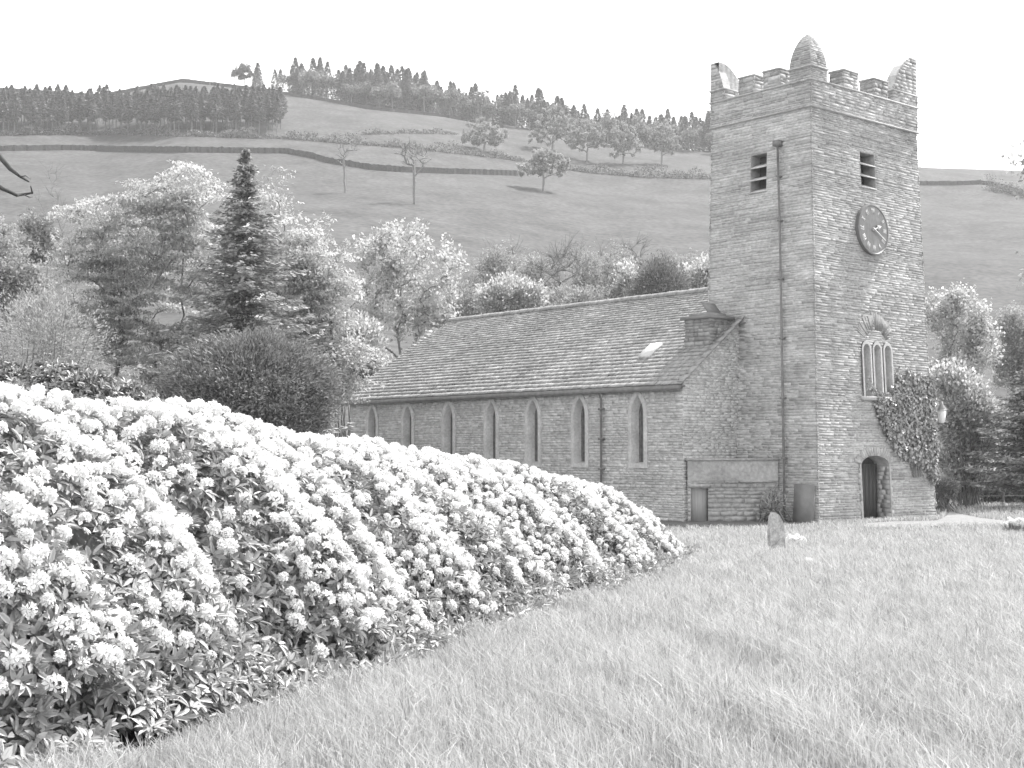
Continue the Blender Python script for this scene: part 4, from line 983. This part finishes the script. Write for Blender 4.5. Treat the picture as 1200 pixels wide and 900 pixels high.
shrub('yew_tree', 'broad dark yew in front of the spruce, behind the flower bank', 'yew', 105, 290, 43,
      [(290, 460, 88, 62), (225, 462, 42, 50), (352, 465, 46, 48), (300, 425, 48, 36), (250, 430, 34, 34), (340, 440, 30, 35)], 110000, .15, .04, 'yew', sprays=1700, spread=.17)
shrub('twiggy_shrub', 'greyish twiggy shrub at the left edge above the flower bank', 'shrub', 106, 40, 47, [(25, 400, 45, 55), (85, 410, 42, 50), (60, 380, 30, 40)], 7000, .15, .045, 'mid', sprays=240, spread=.36)
leafy_tree('small_tree', 'mid grey bushy tree cut off by the left edge', 'tree', 107, 5, 72, [(5, 315, 42, 38), (-30, 300, 50, 60), (25, 350, 35, 40)], 170, 14000, .2, .12, 'mid', (.4, .16))
bare_tree('bare_tree', 'leafless tree rising behind the left side of the large pale tree', 'tree', 108, 57, 80, [(57, 235, 20, 38), (45, 275, 28, 25), (75, 260, 18, 25)], 46, tw=.9)
leafy_tree('small_evergreen', 'small dark evergreen against the left side of the large pale tree', 'tree', 109, 44, 82, [(44, 262, 13, 14), (50, 285, 15, 24), (40, 300, 14, 20)], 60, 4500, .25, .12, 'dark', (.4, .2))
shrub('pale_shrub', 'pale shrub between the layered tree and the end of the nave', 'shrub', 110, 408, 70, [(408, 430, 26, 40), (425, 400, 20, 30), (395, 395, 16, 26), (432, 440, 20, 30)], 16000, .2, .12, 'pale', spread=.28)
bt = [('leafless spreading tree above the middle of the nave roof', 655, 100, [(655, 312, 36, 34), (640, 335, 22, 22), (675, 295, 18, 22)], 38),
      ('thin leafless tree right of the spreading bare tree above the roof', 700, 104, [(700, 315, 17, 34), (705, 340, 22, 18)], 26),
      ('leafless tree just left of the dark round evergreen behind the roof', 742, 103, [(742, 312, 18, 32), (750, 335, 20, 20)], 30),
      ('dark twiggy leafless tree behind the pale bush at the far ridge end', 592, 104, [(592, 318, 26, 28), (570, 335, 20, 22)], 34)]
for k, (lab, px, Y, lb_, nt_) in enumerate(bt): bare_tree('bare_tree', lab, 'tree', 120 + k, px, Y, lb_, nt_, 'bark', .02, 7, 1.7)
sh = [('pale leafy bush behind the far end of the roof ridge', 600, 92, [(597, 345, 20, 25), (622, 350, 16, 20), (578, 355, 18, 20)], 3600, .34, .2, 'pale'),
      ('low grey bush behind the roof ridge under the spreading bare tree', 665, 94, [(660, 362, 40, 22), (700, 355, 34, 20)], 4500, .32, .14, 'mid'),
      ('pale bush between the dark evergreen and the bare trees behind the roof', 738, 94, [(740, 345, 20, 26), (735, 320, 8, 14)], 2600, .32, .2, 'pale'),
      ('dark rounded evergreen above the roof near the tower', 775, 90, [(775, 333, 30, 26), (775, 315, 17, 16), (765, 345, 30, 20)], 9000, .3, .1, 'yew'),
      ('pale bush squeezed between the dark evergreen and the tower', 818, 93, [(815, 335, 22, 24), (830, 318, 12, 16), (800, 345, 16, 18)], 3600, .32, .2, 'pale'),
      ('grey bush below the pale young tree at the far ridge end', 545, 96, [(545, 360, 30, 26), (520, 380, 26, 26)], 3600, .32, .16, 'mid')]
for k, (lab, px, Y, lb_, nl_, L_, W_, m_) in enumerate(sh): shrub('bush', lab, 'bush', 140 + k, px, Y, lb_, nl_ * 2, L_ * .68, W_ * .68, m_, spread=.3)
ff = [('feathery half-leafed tree just right of the slender pale tree', 575, 98, [(572, 325, 24, 26), (585, 305, 16, 18)]),
      ('feathery half-leafed tree left of the leafless spreading tree', 625, 101, [(622, 322, 20, 24), (630, 335, 22, 20)]),
      ('feathery half-leafed tree between the two leafless trees over the roof', 685, 102, [(684, 318, 17, 28), (690, 340, 24, 16)]),
      ('feathery half-leafed tree over the roof, left of the dark round evergreen', 724, 101, [(723, 312, 17, 28), (730, 335, 20, 18)]),
      ('feathery half-leafed tree showing between evergreen and tower', 806, 101, [(806, 318, 18, 20), (822, 325, 14, 22)])]
for k, (lab, px, Y, lb_) in enumerate(ff): leafy_tree('feathery_tree', lab, 'tree', 150 + k, px, Y, lb_, 90, 2300, .2, .12, 'fieldleaf', (.5, .35), r_tip=.016)
# right of the tower
leafy_tree('airy_tree', 'airy grey tree with thin stems immediately right of the tower', 'tree', 160, 1128, 76, [(1128, 372, 30, 40), (1150, 405, 22, 36), (1102, 365, 24, 36), (1120, 430, 34, 34)], 220, 7600, .2, .13, 'pale', (.3, .22))
leafy_tree('grey_tree', 'soft grey tree at the right edge above the dark conifer', 'tree', 161, 1188, 92, [(1186, 385, 24, 30), (1205, 410, 30, 40), (1180, 430, 22, 30)], 170, 7500, .22, .13, 'mid', (.34, .22))
shrub('pale_shrub', 'tall pale flowering shrub right of the ivy covered tower corner', 'shrub', 162, 1130, 62, [(1130, 480, 28, 50), (1112, 455, 18, 34), (1150, 500, 24, 46), (1112, 520, 20, 44)], 13000, .19, .12, 'pale', spread=.22)
spruce('conifer_tree', 'dark conifer cut off by the right edge', 163, 1212, 60, 425, 95, low=.18, n_wh=70, slim=.7)
shrub('bush', 'wide grey bush behind the wire fence posts', 'bush', 164, 1160, 67, [(1145, 556, 30, 30), (1185, 560, 34, 32), (1120, 560, 22, 26)], 11000, .18, .1, 'pale', spread=.22)
shrub('bush', 'pale bush at the far right behind the fence', 'bush', 165, 1215, 66, [(1210, 560, 30, 40), (1235, 545, 30, 40)], 9000, .19, .11, 'pale', spread=.26)
shrub('round_bush', 'small dark round clipped bush beside the foot of the tower', 'bush', 166, 1109, 57, [(1109, 572, 13, 12), (1102, 574, 9, 10)], 7000, .13, .04, 'yew', sprays=420, spread=.06)
wq = np.array(to_world((-.45, 1.35, 0)))
shrub('weed_clump', 'dark weeds at the foot of the drainpipe beside the lean-to', 'weeds', 167, 907, wq[1] - .1, [(907, 592, 8, 18), (902, 600, 9, 12)], 900, .16, .05, 'dark', spread=.12, sprays=60)
leafy_tree('edge_tree', 'tall thinly leaved tree at the top right edge', 'tree', 168, 1245, 62, [(1232, 185, 44, 46), (1250, 240, 40, 60), (1218, 205, 26, 20), (1260, 330, 50, 70)], 150, 4200, .3, .17, 'mid', (.55, .4))
# leafless tree standing just outside the left edge, its twigs reaching into view
eb = np.array([-9.8, 20, float(ground_z(-9.8, 20))]); er = np.random.default_rng(9); et = MB()
et.tube([(0, 0, -.2), (.1, 0, 2.5), (.0, .1, 5), (-.2, .1, 7.5), (-.1, 0, 9.5)], [.28, .23, .18, .12, .04], 8)
def twig(pxs, r0, r1, start):
    p = [np.array(start)] + [at_depth(u_, v_, 20 + er.uniform(-.3, .3)) - eb for u_, v_ in pxs]; et.tube(p, list(np.linspace(r0, r1, len(p))), 5)
    return p
twig([(-120, 170), (-50, 168), (-20, 172), (0, 183), (12, 198), (24, 207), (34, 213)], .09, .012, (0, .1, 5.2))
twig([(24, 207), (30, 206), (36, 210)], .012, .005, at_depth(18, 203, 20) - eb)
twig([(-110, 205), (-50, 206), (-14, 213), (5, 222), (20, 229), (38, 226), (36, 218)], .07, .008, (0, .1, 4.6))
twig([(28, 228), (34, 231), (38, 231)], .012, .006, at_depth(20, 229, 20) - eb)
for k in range(26):
    z = er.uniform(4, 9.2); a = er.uniform(1.7, 4.9); l = er.uniform(1, 2.6); p0 = np.array([0, .08, z]); d = np.array([math.cos(a), math.sin(a), .35]); p1 = p0 + d * l * .5 + er.normal(size=3) * .1; p2 = p1 + unit(d + er.normal(size=3) * .4) * l * .5
    et.tube([p0, p1, p2], [.05, .03, .008], 4)
o = et.build('bare_edge_tree', M['twig']); o.location = eb; tag(o, 'dark leafless branches reaching in at the left edge', 'tree')

# ------------------------------------------------------------------ the hillside
def along(pl, n):
    pl = np.array(pl, float); d = np.concatenate([[0], np.cumsum(np.hypot(*np.diff(pl, axis=0).T))]); t = np.linspace(0, d[-1], n)
    return np.stack([np.interp(t, d, pl[:, 0]), np.interp(t, d, pl[:, 1])], 1)
def crest(u_):
    Ys = np.arange(300, 900, 2.0); r = px_ray(u_, 200); X = r[0] / r[1] * Ys; Z = ground_z(X, Ys); i = int(np.argmax((Z - CAM_Z) / Ys)); return np.array([X[i], Ys[i], Z[i]])
def dry_wall(name, label, P_, h, th, seed, cat='stone wall'):
    r = np.random.default_rng(seed); P_ = np.array(P_); m = MB(); d = unit(np.gradient(P_[:, :2], axis=0)); nr = np.stack([-d[:, 1], d[:, 0]], 1)
    hh = h * (1 + .05 * r.normal(size=len(P_))); z = ground_z(P_[:, 0], P_[:, 1]); b0 = P_[0].copy()
    q = [[(p[0] + s * n_[0] * th / 2 * f - b0[0], p[1] + s * n_[1] * th / 2 * f - b0[1], zz - b0[2] + e) for s, f, e in ((-1, 1, -.8), (-1, .7, ht), (1, .7, ht), (1, 1, -.8))] for p, n_, zz, ht in zip(P_, nr, z, hh)]
    for A_, B_ in zip(q, q[1:]):
        t = .5
        for k in range(3): m.quad(A_[k], A_[k + 1], B_[k + 1], B_[k], t)
    o = m.build(name, M['drystone']); o.location = b0; return tag(o, label, cat)
wallA = [(-60, 178), (0, 177), (80, 176), (175, 178), (250, 179), (335, 180), (365, 185), (385, 191), (410, 195), (435, 199), (472, 202), (520, 203.5), (560, 204.5), (606, 206)]
dry_wall('field_wall', 'long dark dry-stone wall curving across the hillside below the pine plantation', [at_ground(*p) for p in along(wallA, 260)], 1.5, .8, 1)
dry_wall('skyline_wall', 'dark stone wall along the bare skyline above the pine plantation', [crest(u_) for u_ in np.linspace(-40, 330, 150)], 1.25, .7, 2)
dry_wall('skyline_wall', 'stone wall along the foot of the skyline wood', [at_ground(*p) for p in along([(306, 106.5), (340, 112), (395, 121), (430, 128), (520, 137), (590, 150)], 130)], 1.1, .7, 3)
dry_wall('field_wall', 'short dark stone wall crossing the slope right of the tower', [at_ground(*p) for p in along([(1040, 217), (1080, 217), (1120, 217), (1150, 216), (1172, 219), (1215, 232)], 60)], 1.3, .8, 4)
def hedge(name, label, pl, h, seed, mname, dens=30, w=1.6, L=.6, Wd=.4):
    r = np.random.default_rng(seed); P_ = np.array([at_ground(*p) for p in along(pl, 220)]); ln = np.hypot(*np.diff(P_[:, :2], axis=0).T).sum(); n = int(ln * dens)
    i = r.uniform(0, len(P_) - 1.001, n); k = i.astype(int); f = (i - k)[:, None]; p = P_[k] * (1 - f) + P_[k + 1] * f
    s_ = i / len(P_) * ln; hv = h * np.clip(.75 + .35 * np.sin(s_ * .37 + seed) + .3 * np.sin(s_ * .91) + .25 * np.sin(s_ * .16 + 2), .22, 1.7)
    q = r.uniform(0, 1, n); p = p + np.stack([r.normal(size=n) * w * .5, r.normal(size=n) * w * .5, np.zeros(n)], 1); p[:, 2] = ground_z(p[:, 0], p[:, 1]) + q * hv
    V, Q, t = leaves(p - P_[0], L, Wd, r, .3); o = np_mesh(name, V, Q, M[mname], None, t); o.location = P_[0]; return tag(o, label, 'hedge')
hedge('hedge', 'ragged dark hedge with gaps along the upper field left of the lone pine-side trees', [(262, 161), (330, 162.5), (360, 164.5), (400, 168), (470, 173), (510, 177), (560, 183), (579, 185), (617, 190), (664, 199)], 2.4, 5, 'pine', 46)
hedge('hedge', 'thick dark hedge below the row of five field trees', [(655, 198), (695, 203), (760, 208), (800, 209), (845, 210)], 3.0, 8, 'pine', 46)
hedge('hedge', 'short strip of scrub across the slope under the skyline wood', [(425, 158), (470, 156), (535, 157)], 1.3, 11, 'pine', 22)
hedge('hedge', 'dark scrub on the slope at the right edge', [(1160, 222), (1180, 226), (1225, 236)], 3.4, 14, 'pine', 60, 3.0)
hedge('hedge', 'low bushes along the front of the pine plantation', [(-40, 158), (60, 158), (130, 157), (180, 158), (260, 161), (300, 162)], 2.0, 17, 'pine', 40)
# single trees in the fields
ft = [('thorn_tree', 'dark spreading thorn tree standing alone in the open field', 637, 223.5, [(637, 190, 25, 12), (622, 197, 16, 10), (655, 196, 15, 11), (637, 182, 17, 9)], 'mid', 40, 3600),
      ('field_tree', 'leftmost round tree of the row along the upper hedge', 567, 178, [(567, 155, 22, 17), (552, 162, 13, 10), (582, 160, 12, 11)], 'fieldleaf', 40, 3200),
      ('field_tree', 'tallest pale tree of the row, directly above the lone thorn', 648, 178, [(648, 148, 24, 20), (630, 160, 14, 10), (662, 152, 13, 16)], 'fieldleaf', 40, 3600),
      ('field_tree', 'pale round tree third in the row along the hedge', 689, 189.5, [(689, 157, 21, 18), (675, 165, 12, 12), (702, 163, 11, 12)], 'fieldleaf', 40, 3200),
      ('field_tree', 'darker tree fourth in the row, low skirted crown', 731, 192, [(731, 162, 17, 16), (722, 175, 13, 9), (742, 172, 12, 10)], 'mid', 36, 2800),
      ('field_tree', 'pale tree nearest the tower in the row along the hedge', 777, 193, [(777, 160, 18, 17), (766, 168, 10, 11), (788, 168, 10, 11)], 'fieldleaf', 36, 2900)]
for k, (nm, lab, px, by, lb_, m_, nt_, nl_) in enumerate(ft):
    lb_ = [(u_, v_, a_ * 1.14, b_ * 1.1) for u_, v_, a_, b_ in lb_]
    Yb = at_ground(px, by)[1]; leafy_tree(nm, lab, 'tree', 180 + k, px, Yb, lb_, int(nt_ * 2.6), int(nl_ * 3.4), .5, .34, m_, (.45, .3), r_tip=.06, step=1.5, shell=.45, deep=.9)
Yb = crest(284)[1]; leafy_tree('scots_pine', 'lone flat-topped pine on the skyline at the left end of the wood', 'tree', 190, 284, Yb, [(284, 80, 9, 8), (279, 87, 7, 6), (290, 87, 7, 6)], 40, 2600, .7, .45, 'pine', (.7, .35), r_tip=.05, step=1.2)
Yb = at_ground(403, 226)[1]; bare_tree('bare_tree', 'slim leafless tree in the open field right of the dark spruce', 'tree', 191, 403, Yb, [(403, 182, 9, 14), (412, 176, 8, 7)], 14, 'bark', .1, 2, 2.0, step=1.2)
Yb = at_ground(485, 239.5)[1]; bare_tree('bare_tree', 'stout leafless tree in the open field above the slender pale tree', 'tree', 192, 485, Yb, [(485, 186, 17, 18), (474, 180, 12, 12), (497, 178, 12, 13)], 34, 'bark', .1, 3, 2.4, step=1.2)

# woods: two kinds of far tree, shared meshes
def far_conifer(seed, bare=.0, H=13.0, wid=2.3, nq=330, m='pine'):
    r = np.random.default_rng(seed); f = r.uniform(0, 1, nq) ** .8; z = H * (bare + (1 - bare) * f); rr_ = wid * (1 - f * .96) ** .8 * r.uniform(.25, 1, nq) ** .6; a = r.uniform(0, 6.28, nq)
    if bare > .3: rr_ = wid * np.clip(np.minimum((1 - f) * 2.2, .35 + f * 2.4), .05, 1) * r.uniform(.2, 1, nq) ** .6
    c = np.stack([np.cos(a) * rr_, np.sin(a) * rr_, z - rr_ * .25], 1); ax_ = np.stack([np.cos(a), np.sin(a), -.3 + 0 * a], 1)
    V, Q, t = leaves(c, 1.0, .42, r, .6, axis=ax_, axis_jit=.35)
    tm = MB(); tm.tube([(0, 0, -.8), (0, 0, H * .5), (0, 0, H)], [.17, .12, .03], 5); nb_ = len(V)
    Vt = np.array(tm.V); V2 = np.concatenate([V, Vt]); Qt = np.array(tm.F[4]) + nb_
    return V2, np.concatenate([Q, Qt]), np.concatenate([t, np.full(len(Qt), .5)]), np.concatenate([np.zeros(len(Q), int), np.ones(len(Qt), int)])
def far_round(seed, H=12.0, nq=420):
    r = np.random.default_rng(seed); lobes = [(np.array([r.normal() * 1.6, r.normal() * 1.6, H * r.uniform(.5, .78)]), np.array([r.uniform(1.8, 2.8), r.uniform(1.8, 2.8), r.uniform(1.6, 2.6)])) for _ in range(6)]
    c = shell_points(r, lobes, nq, .6); V, Q, t = leaves(c, 1.1, .8, r, .4); tm = MB(); tm.tube([(0, 0, -.8), (.1, 0, H * .4), (0, 0, H * .8)], [.24, .18, .06], 5); nb_ = len(V)
    Qt = np.array(tm.F[4]) + nb_
    return np.concatenate([V, np.array(tm.V)]), np.concatenate([Q, Qt]), np.concatenate([t, np.full(len(Qt), .5)]), np.concatenate([np.zeros(len(Q), int), np.ones(len(Qt), int)])
def proto_tree(name, data, m):
    V, Q, t, mi = data; return np_mesh(name, V, Q, [M[m], M['bark']], None, t, midx=mi)
wr = np.random.default_rng(55)
def plant(name, protos, spots, label, group, smin=.82, smax=1.18):
    for i, p in enumerate(spots):
        k = i % len(protos); o = protos[k] if i < len(protos) else protos[k].copy()
        if i >= len(protos): COL.objects.link(o)
        s = wr.uniform(smin, smax); o.location = p; o.rotation_euler = (0, 0, wr.uniform(0, 6.28)); o.scale = (s * wr.uniform(.9, 1.1), s * wr.uniform(.9, 1.1), s); tag(o, label, 'tree', group)
def spaced(gen, n, dmin, tries=6000):
    out = []
    for _ in range(tries):
        p = gen()
        if p is not None and all((p[0] - q[0]) ** 2 + (p[1] - q[1]) ** 2 > dmin ** 2 for q in out): out.append(p)
        if len(out) >= n: break
    return out
fp = [proto_tree('plantation_pine', far_conifer(400 + i, .33, 12.0, 2.2, 560), 'pine') for i in range(4)]
sp_ = spaced(lambda: at_ground(wr.uniform(-25, 330), wr.uniform(143, 158.5)), 175, 2.4)
plant('plantation_pine', fp, sp_, 'bare stemmed pine in the dark plantation on the left hillside', 'pines of the plantation on the left', .92, 1.04)
def wood_spot(lo=0, hi=75):
    u_ = wr.uniform(300, 850); v = np.interp(u_, [300, 420, 550, 600, 720, 850], [104, 126, 138, 151, 171, 184]); p = at_ground(u_, v); Y = p[1] + wr.uniform(lo, hi) + 4
    X = p[0] * Y / p[1]; return np.array([X, Y, float(ground_z(X, Y))])
fc_ = [proto_tree('wood_conifer', far_conifer(420 + i, .05, 14.5, 3.7, 900), 'pine') for i in range(4)]
def thin(p):   # only a few scattered trees at the left end of the wood
    return p if (p[0] / p[1] * F + 600 > 345 or wr.uniform() < .2) else None
plant('wood_conifer', fc_, spaced(lambda: thin(wood_spot(4, 70)), 260, 2.6), 'pointed conifer in the wood on the skyline', 'conifers of the skyline wood', .72, 1.12)
fr_ = [proto_tree('wood_broadleaf', far_round(440 + i), 'woodleaf') for i in range(4)]
plant('wood_broadleaf', fr_, spaced(lambda: thin(wood_spot(0, 26)), 75, 4.4), 'rounded broadleaf tree along the edge of the skyline wood', 'broadleaf trees of the skyline wood', .7, 1.1)

# ------------------------------------------------------------------ air
hz = MB(); hz.box(-1000, 1000, -60, 1260, -2.5, 215)
hm = bpy.data.materials.new('air'); hm.use_nodes = True; t = hm.node_tree; t.nodes.clear(); pv = t.nodes.new('ShaderNodeVolumePrincipled'); ou = t.nodes.new('ShaderNodeOutputMaterial')
pv.inputs['Color'].default_value = (.95, .95, .95, 1); pv.inputs['Density'].default_value = .0003; pv.inputs['Density Attribute'].default_value = ''; pv.inputs['Anisotropy'].default_value = .2
t.links.new(pv.outputs[0], ou.inputs['Volume'])
tag(hz.build('haze', hm), 'thin pale haze in the valley air', 'haze', kind='stuff')
